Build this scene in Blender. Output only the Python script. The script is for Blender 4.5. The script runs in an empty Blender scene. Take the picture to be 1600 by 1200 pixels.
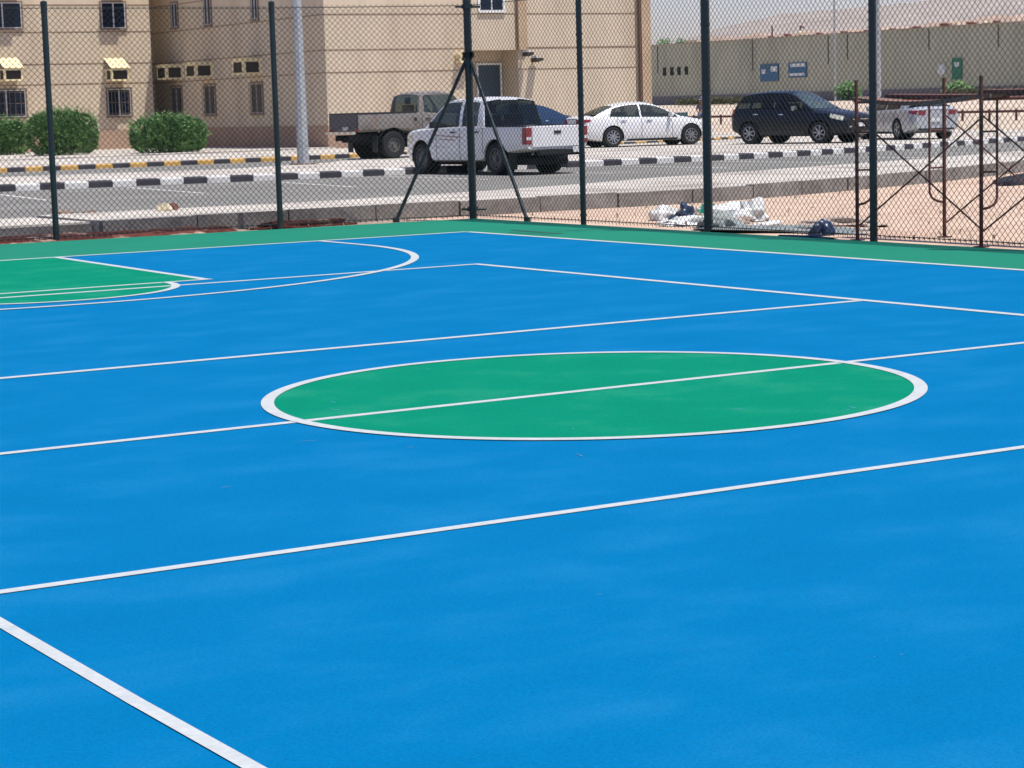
import bpy, bmesh, math, random
from math import sin, cos, tan, pi, radians as rad, sqrt
from mathutils import Vector, Matrix
random.seed(7)
S = bpy.context.scene
COL = S.collection

# ------------------------------------------------------------------ camera solved from the court markings
CX, CY, CZ = -6.57265, -10.08762, 1.58330
YAW, PIT, ROL, FPX = 0.540417, 0.126896, -0.0284132, 3403.57
fw = Vector((sin(YAW)*cos(PIT), cos(YAW)*cos(PIT), -sin(PIT)))
r0 = Vector((cos(YAW), -sin(YAW), 0)); u0 = r0.cross(fw)
rt = r0*cos(ROL) + u0*sin(ROL); up = u0*cos(ROL) - r0*sin(ROL)
CAM = Vector((CX, CY, CZ))
cd = bpy.data.cameras.new('camera'); cam = bpy.data.objects.new('camera', cd); COL.objects.link(cam)
m3 = Matrix((rt, up, -fw)).transposed()
cam.matrix_world = Matrix.Translation(CAM) @ m3.to_4x4()
cd.sensor_width = 36; cd.lens = FPX/1600*36; cd.clip_start = .1; cd.clip_end = 6000
S.camera = cam
def ray(u, v): return rt*((u-800)/FPX) + up*((600-v)/FPX) + fw
def G(u, v, z=0.):
    d = ray(u, v); return CAM + d*((z-CZ)/d.z)
def onY(u, v, Y):
    d = ray(u, v); return CAM + d*((Y-CY)/d.y)
def onX(u, v, X):
    d = ray(u, v); return CAM + d*((X-CX)/d.x)

# ------------------------------------------------------------------ materials
MATS = {}
def nd(nt, t, **k):
    n = nt.nodes.new(t)
    for a, b in k.items(): setattr(n, a, b)
    return n
def mat(name, c, rough=.7, metal=0., var=.12, scale=4., fine=60., fvar=.08, bump=.0, bscale=80., spec=.5, coat=0., c2=None, c2s=1.5, c2lo=.5, c2hi=.65, trans=0., stretch=None):
    if name in MATS: return MATS[name]
    m = bpy.data.materials.new(name); m.use_nodes = True; nt = m.node_tree; L = nt.links
    b = nt.nodes['Principled BSDF']
    b.inputs['Roughness'].default_value = rough; b.inputs['Metallic'].default_value = metal
    b.inputs['Specular IOR Level'].default_value = spec; b.inputs['Coat Weight'].default_value = coat
    b.inputs['Transmission Weight'].default_value = trans
    tc = nd(nt, 'ShaderNodeTexCoord'); vec = tc.outputs['Object']
    if stretch:
        mp = nd(nt, 'ShaderNodeMapping'); mp.inputs['Scale'].default_value = stretch
        L.new(vec, mp.inputs[0]); vec = mp.outputs[0]
    col = nd(nt, 'ShaderNodeRGB'); col.outputs[0].default_value = (*c, 1); cur = col.outputs[0]
    if c2:
        n = nd(nt, 'ShaderNodeTexNoise'); n.inputs['Scale'].default_value = c2s; n.inputs['Detail'].default_value = 6; n.inputs['Roughness'].default_value = .6
        L.new(vec, n.inputs['Vector'])
        r = nd(nt, 'ShaderNodeMapRange'); r.inputs[1].default_value = c2lo; r.inputs[2].default_value = c2hi
        L.new(n.outputs[0], r.inputs[0])
        mx = nd(nt, 'ShaderNodeMix', data_type='RGBA'); mx.inputs[7].default_value = (*c2, 1)
        L.new(r.outputs[0], mx.inputs[0]); L.new(cur, mx.inputs[6]); cur = mx.outputs[2]
    for sc, am in ((scale, var), (fine, fvar)):
        if am <= 0: continue
        n = nd(nt, 'ShaderNodeTexNoise'); n.inputs['Scale'].default_value = sc; n.inputs['Detail'].default_value = 5
        L.new(vec, n.inputs['Vector'])
        r = nd(nt, 'ShaderNodeMapRange'); r.inputs[1].default_value = .25; r.inputs[2].default_value = .75
        r.inputs[3].default_value = 1-am; r.inputs[4].default_value = 1+am
        L.new(n.outputs[0], r.inputs[0])
        vm = nd(nt, 'ShaderNodeVectorMath', operation='SCALE')
        L.new(cur, vm.inputs[0]); L.new(r.outputs[0], vm.inputs[3]); cur = vm.outputs[0]
    L.new(cur, b.inputs['Base Color'])
    if bump > 0:
        n = nd(nt, 'ShaderNodeTexNoise'); n.inputs['Scale'].default_value = bscale; n.inputs['Detail'].default_value = 4
        L.new(vec, n.inputs['Vector'])
        bp = nd(nt, 'ShaderNodeBump'); bp.inputs['Strength'].default_value = bump; bp.inputs['Distance'].default_value = .02
        L.new(n.outputs[0], bp.inputs['Height']); L.new(bp.outputs[0], b.inputs['Normal'])
    MATS[name] = m; return m

M = dict(
 blue=mat('court_blue', (.0, .132, .305), .8, var=.06, scale=1.6, fvar=.20, fine=120, bump=.10, bscale=150, spec=.02, c2=(.008, .145, .315), c2s=1.6, c2lo=.48, c2hi=.85, stretch=(.8, 1.25, 1)),
 green=mat('court_green', (.001, .188, .108), .8, var=.07, scale=1.6, fvar=.20, fine=120, bump=.10, bscale=150, spec=.02, c2=(.022, .215, .125), c2s=1.6, c2lo=.5, c2hi=.9),
 greenb=mat('border_green', (.008, .180, .108), .7, var=.05, scale=.8, fvar=.05, fine=55, spec=.12),
 line=mat('line_paint', (.415, .44, .435), .8, var=.06, scale=5, fvar=.09, fine=45, spec=.1, c2=(.30, .37, .39), c2s=7, c2lo=.58, c2hi=.8),
 conc=mat('concrete', (.50, .46, .40), .9, var=.16, scale=.9, fvar=.14, fine=18, bump=.3, bscale=30, spec=.1, c2=(.33, .29, .25), c2s=.5),
 kerbgrey=mat('kerb_concrete', (.235, .22, .20), .92, var=.22, scale=2.2, fvar=.2, fine=14, bump=.4, bscale=25, spec=.1, c2=(.17, .155, .14), c2s=1.2),
 asphalt=mat('asphalt', (.195, .19, .172), .92, var=.10, scale=.35, fvar=.14, fine=12, bump=.3, bscale=60, spec=.1, c2=(.25, .24, .215), c2s=.3, c2lo=.45, c2hi=.75),
 sand=mat('sand', (.53, .395, .295), .95, var=.12, scale=1.1, fvar=.16, fine=9, bump=.5, bscale=14, spec=.05, c2=(.45, .315, .24), c2s=.7),
 farground=mat('desert_soil', (.50, .41, .32), .95, var=.18, scale=.12, fvar=.14, fine=1.4, spec=.05),
 redsoil=mat('red_soil', (.095, .034, .027), .95, var=.35, scale=3, fvar=.35, fine=12, bump=.6, bscale=20, spec=.05, c2=(.36, .27, .21), c2s=1.6, c2lo=.55, c2hi=.66),
 kwhite=mat('kerb_white', (.66, .64, .60), .8, var=.12, scale=3, fvar=.08, fine=25, spec=.1),
 kblack=mat('kerb_black', (.055, .052, .062), .8, var=.25, scale=3, fvar=.15, fine=25, spec=.2),
 kyellow=mat('kerb_yellow', (.60, .37, .12), .8, var=.16, scale=3, fvar=.1, fine=25, spec=.1),
 mark=mat('road_paint', (.58, .56, .52), .8, var=.18, scale=2, fvar=.2, fine=20, spec=.1),
 wall=mat('tan_render', (.585, .485, .355), .92, var=.09, scale=.9, fvar=.06, fine=9, spec=.08, c2=(.50, .395, .285), c2s=.6, c2lo=.45, c2hi=.8, stretch=(1, 1, .22)),
 plinth=mat('plinth_render', (.40, .275, .20), .92, var=.10, scale=.8, fvar=.06, fine=14, spec=.08),
 groove=mat('joint_brown', (.27, .19, .13), .95, var=.25, scale=1.5, fvar=.1, fine=9, spec=.05),  # dark brown of the facade joint strips
 winframe=mat('aluminium_frame', (.58, .58, .58), .45, .3, var=.05, fvar=.02),
 white=mat('white_frame', (.78, .77, .72), .5, var=.04, fvar=.02),
 reveal=mat('window_reveal', (.23, .165, .125), .9, var=.15, scale=3, fvar=.06),
 pane=mat('dark_pane', (.006, .012, .028), .12, var=.2, scale=1, fvar=.0, spec=.25),
 ac=mat('cream_sheet', (.80, .68, .40), .5, var=.06, scale=4, fvar=.05, fine=30),
 louvre=mat('ac_louvre', (.035, .022, .018), .7, var=.2, scale=20, fvar=.1),
 door=mat('blue_grey_door', (.035, .058, .085), .5, var=.08, scale=4, fvar=.04),
 greenmetal=mat('green_metal', (.006, .019, .021), .42, .0, var=.2, scale=6, fvar=.1, fine=30, spec=.5),
 wire=mat('fence_wire', (.016, .027, .026), .5, .0, var=.15, scale=3, fvar=.0, spec=.3),
 galv=mat('galvanised_steel', (.40, .42, .42), .5, .35, var=.16, scale=2.5, fvar=.14, fine=22, bump=.1),
 rust=mat('rusty_pipe', (.125, .042, .033), .8, .1, var=.4, scale=7, fvar=.3, fine=40, c2=(.045, .032, .03), c2s=3.),
 plank=mat('steel_plank', (.20, .13, .10), .75, .2, var=.4, scale=5, fvar=.2, fine=25, c2=(.42, .12, .06), c2s=3., c2lo=.55, c2hi=.6),
 tyre=mat('tyre_rubber', (.018, .018, .02), .85, var=.15, fvar=.1, spec=.3),
 alloy=mat('alloy_rim', (.36, .37, .39), .35, .7, var=.05, fvar=.0),
 steelrim=mat('steel_rim', (.13, .125, .12), .5, .5, var=.1, fvar=.05),
 black=mat('black_plastic', (.018, .018, .021), .6, var=.1, fvar=.05),
 under=mat('underbody', (.02, .02, .022), .9, var=.2, fvar=.1, spec=.2),
 glass=mat('tinted_glass', (.035, .048, .048), .05, var=.45, scale=2.2, fvar=.0, spec=.9),
 screen=mat('windscreen_glass', (.07, .10, .105), .08, var=.6, scale=2.6, fvar=.0, spec=.9),
 glassd=mat('dark_glass', (.006, .008, .011), .08, var=.3, scale=2.2, fvar=.0, spec=.35),
 redl=mat('tail_lens', (.22, .012, .02), .2, var=.1, fvar=0., coat=.4),
 clearl=mat('head_lens', (.55, .55, .45), .15, var=.15, scale=12, fvar=0., coat=.6),
 orange=mat('amber_lens', (.5, .18, .03), .25, fvar=0.),
 chrome=mat('chrome', (.62, .62, .62), .2, .9, var=.1, fvar=.05),
 plate=mat('number_plate_white', (.62, .62, .60), .5, var=.1, scale=12, fvar=.1),
 pwhite=mat('white_paint', (.74, .74, .73), .28, var=.03, scale=2, fvar=.02, coat=.4, c2=(.55, .51, .46), c2s=1.5, c2lo=.58, c2hi=.85),
 psilver=mat('silver_paint', (.44, .46, .48), .3, .25, var=.04, fvar=.02, coat=.4),
 pnavy=mat('navy_paint', (.003, .005, .012), .3, .0, var=.06, fvar=.02, spec=.3, coat=.05),
 pblue=mat('dark_blue_paint', (.018, .045, .10), .25, .2, var=.06, fvar=.02, coat=.5),
 pgrey=mat('beige_grey_paint', (.21, .19, .17), .5, .1, var=.10, scale=2, fvar=.05, c2=(.14, .125, .11), c2s=2),
 pgreyd=mat('dull_grey_paint', (.10, .09, .095), .55, .1, var=.12, scale=2, fvar=.05),
 leaf=mat('oleander_leaf', (.085, .185, .05), .6, var=.45, scale=2.2, fvar=.4, fine=9, spec=.3, c2=(.17, .28, .09), c2s=2.5),
 stem=mat('shrub_stem', (.09, .06, .04), .9),
 pwall=mat('perimeter_render', (.43, .435, .33), .92, var=.07, scale=.25, fvar=.07, fine=2, spec=.08, c2=(.35, .355, .265), c2s=.3, stretch=(1, 1, .25)),
 pwalld=mat('perimeter_plinth', (.20, .185, .19), .92, var=.12, scale=.4, fvar=.06, fine=3, spec=.08),
 hill=mat('hill_rock', (.35, .305, .27), .95, var=.15, scale=.02, fvar=.12, fine=.2, bump=.3, bscale=.4, spec=.03, c2=(.30, .26, .235), c2s=.02),
 berm=mat('berm_sand', (.46, .34, .26), .95, var=.2, scale=.15, fvar=.15, fine=1.2, spec=.03),
 sigblue=mat('sign_blue', (.03, .12, .23), .5, var=.1, fvar=.05),
 sigwhite=mat('sign_white', (.62, .66, .64), .5, var=.1, fvar=.05),
 siggreen=mat('sign_green', (.015, .17, .09), .5, var=.1, fvar=.05),
 hole=mat('dark_opening', (.012, .014, .010), .9),
 bag=mat('white_bag', (.70, .71, .68), .6, var=.15, scale=9, fvar=.1, c2=(.45, .46, .43), c2s=6.),
 baggreen=mat('green_plastic', (.02, .22, .13), .4, var=.2),
 tarp=mat('grey_tarp', (.20, .225, .215), .6, var=.3, scale=4, fvar=.15),
 bluebag=mat('navy_bag', (.012, .03, .075), .35, var=.4, scale=6),
 netting=mat('black_netting', (.012, .012, .02), .8, var=.4, scale=3),
 teal=mat('teal_paint', (.05, .125, .14), .5, var=.15, scale=2, fvar=.1),
 skin=mat('skin', (.33, .19, .12), .6), shirt=mat('lilac_shirt', (.20, .18, .27), .8, var=.2, scale=8), jeans=mat('blue_jeans', (.06, .10, .17), .8, var=.2, scale=8),
 rubblered=mat('red_brick_rubble', (.16, .06, .045), .9, var=.3, scale=2), cream=mat('cream_block', (.58, .50, .34), .9, var=.1),
 debris=mat('broken_concrete', (.40, .33, .27), .95, var=.25, scale=5, bump=.4, bscale=20),
)

for k_, f_ in (('glass', .5), ('screen', .3), ('glassd', .38)):
    m_ = M[k_]; nt = m_.node_tree; out = nt.nodes['Material Output']; bs = nt.nodes['Principled BSDF']
    tr = nt.nodes.new('ShaderNodeBsdfTransparent'); tr.inputs[0].default_value = (.62, .72, .70, 1); mx = nt.nodes.new('ShaderNodeMixShader'); mx.inputs[0].default_value = f_
    nt.links.new(bs.outputs[0], mx.inputs[1]); nt.links.new(tr.outputs[0], mx.inputs[2]); nt.links.new(mx.outputs[0], out.inputs[0])
M['seat'] = mat('seat_fabric', (.055, .05, .048), .9, var=.2, scale=6)
# ------------------------------------------------------------------ object helpers
def tag(o, label=None, cat=None, group=None, kind=None):
    if label: o['label'] = label
    if cat: o['category'] = cat
    if group: o['group'] = group
    if kind: o['kind'] = kind
    return o
def thing(name, label, cat, loc=(0, 0, 0), rz=0., group=None):
    o = bpy.data.objects.new(name, None); o.empty_display_size = .2; COL.objects.link(o)
    o.location = loc; o.rotation_euler = (0, 0, rz)
    return tag(o, label, cat, group)

class MB:
    def __init__(s): s.v = []; s.f = []; s.m = []; s.mats = []; s.cm = 0
    def use(s, m):
        if m not in s.mats: s.mats.append(m)
        s.cm = s.mats.index(m); return s
    def add(s, vs, fs):
        n = len(s.v); s.v += [tuple(p) for p in vs]
        for f in fs: s.f.append([i+n for i in f]); s.m.append(s.cm)
        return s
    def box(s, x0, x1, y0, y1, z0, z1):
        return s.add([(x0,y0,z0),(x1,y0,z0),(x1,y1,z0),(x0,y1,z0),(x0,y0,z1),(x1,y0,z1),(x1,y1,z1),(x0,y1,z1)],
                     [(3,2,1,0),(4,5,6,7),(0,1,5,4),(1,2,6,5),(2,3,7,6),(3,0,4,7)])
    def prism(s, pts, z0, z1):
        n = len(pts); zf = z0 if callable(z0) else (lambda p: z0); zg = z1 if callable(z1) else (lambda p: z1)
        vs = [(p[0], p[1], zf(p)) for p in pts] + [(p[0], p[1], zg(p)) for p in pts]
        return s.add(vs, [list(range(n))[::-1], list(range(n, 2*n))] + [(i, (i+1) % n, n+(i+1) % n, n+i) for i in range(n)])
    def tube(s, a, b, r, n=8, r2=None, caps=True):
        a, b = Vector(a), Vector(b); d = (b-a).normalized(); r2 = r if r2 is None else r2
        q = d.orthogonal().normalized(); w = d.cross(q)
        ph = pi/n
        vs = [a + (q*cos(ph+2*pi*i/n)+w*sin(ph+2*pi*i/n))*r for i in range(n)] + [b + (q*cos(ph+2*pi*i/n)+w*sin(ph+2*pi*i/n))*r2 for i in range(n)]
        fs = [(i, (i+1) % n, n+(i+1) % n, n+i) for i in range(n)]
        if caps: fs += [list(range(n))[::-1], list(range(n, 2*n))]
        return s.add(vs, fs)
    def path(s, pts, r, n=8):
        for a, b in zip(pts, pts[1:]): s.tube(a, b, r, n)
        return s
    def lathe(s, prof, c, axis='y', n=28):   # prof: (radius, along)
        c = Vector(c); k = len(prof); vs = []
        for i in range(n):
            t = 2*pi*i/n
            for r, a in prof:
                p = (r*cos(t), a, r*sin(t)) if axis == 'y' else (r*cos(t), r*sin(t), a)
                vs.append(c+Vector(p))
        fs = [(i*k+j, ((i+1) % n)*k+j, ((i+1) % n)*k+j+1, i*k+j+1) for i in range(n) for j in range(k-1)]
        return s.add(vs, fs)
    def build(s, name, m=None, parent=None, smooth=None, local=False, kind=None):
        off = Vector((0, 0, 0))
        if parent and not local:
            p = parent
            while p: off += p.location; p = p.parent
        me = bpy.data.meshes.new(name)
        me.from_pydata([Vector(v)-off for v in s.v], [], s.f)
        ms = s.mats if s.mats else [m]
        for q in ms: me.materials.append(q)
        if s.mats: me.polygons.foreach_set('material_index', s.m)
        bm = bmesh.new(); bm.from_mesh(me); bmesh.ops.recalc_face_normals(bm, faces=bm.faces); bm.to_mesh(me); bm.free()
        if smooth:
            me.polygons.foreach_set('use_smooth', [True]*len(me.polygons)); me.set_sharp_from_angle(angle=rad(smooth))
        me.update()
        o = bpy.data.objects.new(name, me); COL.objects.link(o)
        if parent: o.parent = parent
        if kind: o['kind'] = kind
        return o
def struct(name, mb, m=None, **k): return mb.build(name, m, kind='structure', **k)

def ear(pts, z, mb):                        # filled flat polygon as strip between two polylines handled by strip()
    mb.add([(p[0], p[1], z) for p in pts], [list(range(len(pts)))])
def strip(A, B, z, mb, zb=None):            # sheet between two polylines of equal length, optional underside/skirt
    n = len(A); zb = z-.3 if zb is None else zb
    vs = [(p[0], p[1], z) for p in A]+[(p[0], p[1], z) for p in B]+[(p[0], p[1], zb) for p in A]+[(p[0], p[1], zb) for p in B]
    fs = [(i, i+1, n+i+1, n+i) for i in range(n-1)]+[(i, 2*n+i, 2*n+i+1, i+1) for i in range(n-1)]+[(n+i, n+i+1, 3*n+i+1, 3*n+i) for i in range(n-1)]
    fs += [(0, n, 3*n, 2*n), (n-1, 3*n-1, 4*n-1, 2*n-1)]
    mb.add(vs, fs)
def interp(keys, x):
    if x <= keys[0][0]: return keys[0][1]
    for (a, p), (b, q) in zip(keys, keys[1:]):
        if x <= b:
            return p+(q-p)*(x-a)/(b-a)
    return keys[-1][1]
def spl(keys, x):                           # monotone-ish cubic through the keys
    n = len(keys)
    if x <= keys[0][0]: return keys[0][1]
    if x >= keys[-1][0]: return keys[-1][1]
    d = [(keys[i+1][1]-keys[i][1])/(keys[i+1][0]-keys[i][0]) for i in range(n-1)]
    mm = [d[0]]+[0 if d[i-1]*d[i] <= 0 else 2*d[i-1]*d[i]/(d[i-1]+d[i]) for i in range(1, n-1)]+[d[-1]]
    for i in range(n-1):
        if x <= keys[i+1][0]:
            h = keys[i+1][0]-keys[i][0]; t = (x-keys[i][0])/h
            return ((2*t**3-3*t*t+1)*keys[i][1]+(t**3-2*t*t+t)*h*mm[i]+(-2*t**3+3*t*t)*keys[i+1][1]+(t**3-t*t)*h*mm[i+1])

# ------------------------------------------------------------------ terrain and roads
# far perimeter wall line (used for the rise of the ground in front of it)
def depth_pt(u, depth):
    d = ray(u, 160); d = Vector((d.x, d.y, 0)); f2 = Vector((sin(YAW), cos(YAW), 0)); return Vector((CX, CY, 0)) + d*(depth/(d.dot(f2)))
W0 = depth_pt(1013, 150); W1 = depth_pt(1600, 121)
wd = (W1-W0).normalized(); wn = Vector((wd.y, -wd.x, 0))
if wn.dot(Vector((CX, CY, 0))-W0) < 0: wn = -wn          # towards camera
def ground_h(x, y):
    s = (Vector((x, y, 0))-W0).dot(wn)      # metres in front of the wall
    t = min(1, max(0, (34-s)/26)); return -.04 + 1.38*t*t*(3-2*t)
g = MB()
xs = [-3000, -900, -300, -120, -60] + [-30+6*i for i in range(48)] + [270, 400, 900, 3000]
ys = [-3000, -900, -200, -60, -30] + [-12+6*i for i in range(46)] + [280, 420, 900, 3000]
g.add([(x, y, ground_h(x, y)) for y in ys for x in xs], [(j*len(xs)+i, j*len(xs)+i+1, (j+1)*len(xs)+i+1, (j+1)*len(xs)+i) for j in range(len(ys)-1) for i in range(len(xs)-1)])
struct('ground', g, M['farground'], smooth=60)

g = MB(); ear([(9.2, -20), (60, -20), (60, 24), (24.6, 22.3), (18, 19.3), (9.2, 18.3), (-14, 18.3), (-14, 17.3), (9.2, 17.3)], -.028, g)
struct('sand', g, M['sand'])
# gentle drifts of sand on the right plot
g = MB(); nx, ny = 60, 40
def dh(i, j):
    u, v = i/nx, j/ny; e = min(u, 1-u, v, 1-v)*8; e = max(0, min(1, e))
    x, y = i*.55, j*.55
    return -.035+e*(.055+.05*sin(x*.55+.7*sin(y*.4))*cos(y*.5+1)+.03*sin(x*1.7+y*1.3)+.02*sin(x*3.1-y*2.3)+random.uniform(-.006, .006))
g.add([(9.75+22*i/nx, -4+22.0*j/ny+ .12*max(0, 22*i/nx-4)*(j/ny), dh(i, j)) for j in range(ny+1) for i in range(nx+1)], [(j*(nx+1)+i, j*(nx+1)+i+1, (j+1)*(nx+1)+i+1, (j+1)*(nx+1)+i) for j in range(ny) for i in range(nx)])
struct('sand_drift', g, M['sand'], smooth=60)
# red-brown strip of soil between court and kerb on the far side
g = MB(); n = 90; A = []; B = []
for i in range(n+1):
    x = -14+19.6*i/n; A.append((x, 17.33+random.uniform(-.02, .02))); B.append((x, 18.6 if x < 3.8 else 18.2))
vs = []; fs = []
for i in range(n+1):
    for k in range(5):
        t = k/4; y = A[i][1]*(1-t)+B[i][1]*t
        vs.append((A[i][0], y, -.02+(.045+.05*random.random())*sin(pi*min(.72, t*.8+.05))))
fs = [(i*5+k, (i+1)*5+k, (i+1)*5+k+1, i*5+k+1) for i in range(n) for k in range(4)]
g.add(vs, fs); struct('red_soil_strip', g, M['redsoil'])

FA = [(-30, 18.7), (-8, 18.65), (3.93, 18.45)]; FB = [(-30, 21.3), (-8, 21.1), (3.85, 20.8)]
WA = [(3.95, 18.15), (9.9, 18.15), (13.7, 18.05), (15.2, 18.3), (18.2, 19.25), (20.8, 20.2), (24.8, 22.2), (33, 26.5), (60, 41)]
WB = [(3.95, 20.8), (8.5, 20.65), (11.5, 21.2), (14.2, 22.1), (16.4, 23.1), (22.1, 24.9), (26.5, 26.3), (31, 28.3), (60, 43)]
def resample(P, n):
    L = [0]
    for a, b in zip(P, P[1:]): L.append(L[-1]+sqrt((a[0]-b[0])**2+(a[1]-b[1])**2))
    out = []
    for i in range(n+1):
        t = L[-1]*i/n; out.append((interp(list(zip(L, [p[0] for p in P])), t), interp(list(zip(L, [p[1] for p in P])), t)))
    return out
def offset(P, d):
    out = []
    for i, p in enumerate(P):
        a = P[max(0, i-1)]; b = P[min(len(P)-1, i+1)]; t = Vector((b[0]-a[0], b[1]-a[1])).normalized()
        out.append((p[0]-t.y*d, p[1]+t.x*d))
    return out
g = MB(); strip(offset(resample(WA, 60), .13), resample(WB, 60), .195, g); strip(offset(FA, .13), FB, .17, g)
struct('pavement', g, M['conc'])
# rough concrete kerb blocks, one by one, along the near edge of that pavement
g = MB(); P = resample(WA, 44)
for a, b in zip(P, P[1:]):
    t = Vector((b[0]-a[0], b[1]-a[1])); L = t.length; t /= L; nrm = Vector((-t.y, t.x)); e = random.uniform(-.02, .02); h = .2+random.uniform(-.012, .012)
    q = [Vector(a)+t*.012+nrm*e, Vector(b)-t*.012+nrm*e*.4, Vector(b)-t*.012+nrm*.14, Vector(a)+t*.012+nrm*.14]
    g.prism(q, -.1, h)
P = resample(FA, 22)
for a, b in zip(P, P[1:]):
    t = Vector((b[0]-a[0], b[1]-a[1])); L = t.length; t /= L; nrm = Vector((-t.y, t.x)); e = random.uniform(-.05, .03); h = .165+random.uniform(-.02, .012)
    q = [Vector(a)+t*.012+nrm*e, Vector(b)-t*.012+nrm*e*.2, Vector(b)-t*.012+nrm*.14, Vector(a)+t*.012+nrm*.14]
    g.prism(q, -.1, h)
struct('concrete_kerb', g, M['kerbgrey'])

# near asphalt, up to the black and white kerb
KB = [(-40, 39.0), (2, 38.4), (8.5, 37.9), (12, 37.6), (15, 37.2), (19, 36.9), (24, 36.6), (28, 36.7), (31.5, 37.2), (35, 38.3), (38.7, 39.7), (42, 41), (56, 47), (80, 58)]
n = 80
A = resample([(-40, 21.0), (-8, 20.9)]+WB+[(80, 53)], n); B = resample(KB, n)
g = MB(); strip(A, offset(B, .05), -.004, g, -.1); struct('asphalt_road', g, M['asphalt'])
g = MB()
for (a, b) in (((0, 304), (75, 313)), ((200, 293), (320, 302)), ((440, 285), (554, 292))):
    p, q = G(*a), G(*b); t = (q-p).normalized(); w = Vector((-t.y, t.x, 0))*.06
    g.add([(v.x, v.y, .002) for v in (p-w, q-w, q+w, p+w)], [(0, 1, 2, 3)])
for k in range(1, 9):
    x = 14.5+3.25*k; g.add([(x-.06, 31.2, .002), (x+.06, 31.2, .002), (x+.1, 36., .002), (x-.02, 36., .002)], [(0, 1, 2, 3)])
struct('parking_lines', g, M['mark'])

def kerb(P, seg, w, h, ca, cb, name, z0=-.02):
    ns = int(sum(sqrt((a[0]-b[0])**2+(a[1]-b[1])**2) for a, b in zip(P, P[1:]))/seg)
    Q = resample(P, ns); mb = MB()
    for i, (a, b) in enumerate(zip(Q, Q[1:])):
        mb.use(M[ca] if i % 2 else M[cb])
        t = Vector((b[0]-a[0], b[1]-a[1])).normalized(); nn = Vector((-t.y, t.x)); A_ = Vector(a); B_ = Vector(b); c = .03
        e = t*.006
        vs = []
        for p in (A_+e, B_-e):
            for (o_, z) in ((0, z0), (0, h-c), (c, h), (w, h), (w, z0)): vs.append((p.x+nn.x*o_, p.y+nn.y*o_, z))
        mb.add(vs, [(0, 1, 6, 5), (1, 2, 7, 6), (2, 3, 8, 7), (3, 4, 9, 8), (0, 4, 3, 2, 1), (5, 6, 7, 8, 9)])
    return struct(name, mb)
kerb(KB, .56, .5, .15, 'kblack', 'kwhite', 'painted_kerb')
SB = [(-40, 46.5), (2, 45.6), (11, 44.8), (17, 43.3), (21, 45.5), (25, 51.2), (36, 53.6), (42, 54.9), (50, 56.5), (56, 58), (80, 70)]
g = MB(); strip(offset(resample(KB, n), .5), resample(SB, n), .145, g); struct('median_paving', g, M['conc'])
YB = [(-40, 52.9), (13, 52.7), (17, 52.8), (21, 52.8), (25, 53.2), (33, 53.9), (40.6, 54.9), (46, 57.6), (52, 62), (60, 69), (80, 84), (110, 104)]
g = MB(); strip(offset(resample(SB, n), -.02), resample(YB, n), .06, g); struct('service_road', g, M['asphalt'])
kerb(YB, .55, .3, .2, 'kyellow', 'kblack', 'yellow_black_kerb')
g = MB(); strip(offset(resample(YB[:8], 40), .3), resample([(-40, 64.), (20, 63.6), (30, 63.4), (60, 66)], 40), .195, g)
strip(resample([(-40, 64.), (20, 63.6), (30.2, 63.4)], 10), resample([(-40, 82.), (20, 82), (30.2, 82)], 10), .24, g)
struct('building_pavement', g, M['conc'])
# second road beyond the yellow kerb and a low barrier of pipes
g = MB(); strip([(50, 62.5), (60, 70.5), (80, 86), (110, 106)], [(44, 73), (56, 83), (76, 98), (104, 118)], .012, g, -.3); struct('far_road', g, M['asphalt'])

# ------------------------------------------------------------------ court
g = MB(); g.prism([(-13, -22), (9.13, -22), (9.13, 17.0), (2.27, 17.36), (-13, 17.45)], -.15, 0); struct('court_slab', g, M['greenb'])
SLx, BL = 7.33, 14.12
g = MB(); ear([(-9.5, -17), (SLx, -17), (SLx, BL), (-9.5, BL)], .002, g); struct('court_surface', g, M['blue'])
g = MB(); ear([(1.79*cos(2*pi*i/96), 1.79*sin(2*pi*i/96)) for i in range(96)], .004, g); struct('centre_circle_fill', g, M['green'])
g = MB(); FTY = 9.46
ear([(-1.87, BL), (-1.74, FTY)]+[(-1.3*cos(pi*i/40), FTY-1.3*sin(pi*i/40)) for i in range(41)]+[(1.74, FTY), (1.87, BL)], .004, g)
struct('key_fill', g, M['green'])
def seg(a, b, w, mb, z=.0052):
    a, b = Vector((*a, z)), Vector((*b, z)); t = (b-a).normalized(); q = Vector((-t.y, t.x, 0))*w/2
    mb.add([a-q, b-q, b+q, a+q], [(0, 1, 2, 3)])
def arc(c, r, a0, a1, w, mb, n=96, z=.0072):
    vs = [];
    for i in range(n+1):
        t = a0+(a1-a0)*i/n
        vs += [(c[0]+(r-w/2)*cos(t), c[1]+(r-w/2)*sin(t), z), (c[0]+(r+w/2)*cos(t), c[1]+(r+w/2)*sin(t), z)]
    mb.add(vs, [(2*i, 2*i+1, 2*i+3, 2*i+2) for i in range(n)])
W = .085
def line(name, *segs):
    g = MB()
    for i, s in enumerate(segs): seg(*s, g, z=.0052+.0005*i)
    struct(name, g, M['line'])
line('boundary_lines', ((-9.5, BL), (SLx, BL), .1), ((SLx, BL-.051), (SLx, -17), .1))
line('halfway_line', ((-9.5, 0), (SLx-.05, 0), .068))
line('attack_line_far', ((-9.5, 3), (4.45, 3), W)); line('attack_line_near', ((-9.5, -3), (9.0, -3), .06))
line('volleyball_lines', ((-4.5, 9), (4.545, 9), .09), ((4.5, 8.955), (4.5, -2.95), .09))
a, b, c = G(-90, 922), G(220, 1103), G(506, 1264)
line('sideline_near', ((a.x, a.y), (b.x, b.y), .05), ((b.x, b.y), (c.x, c.y), .05))
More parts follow.
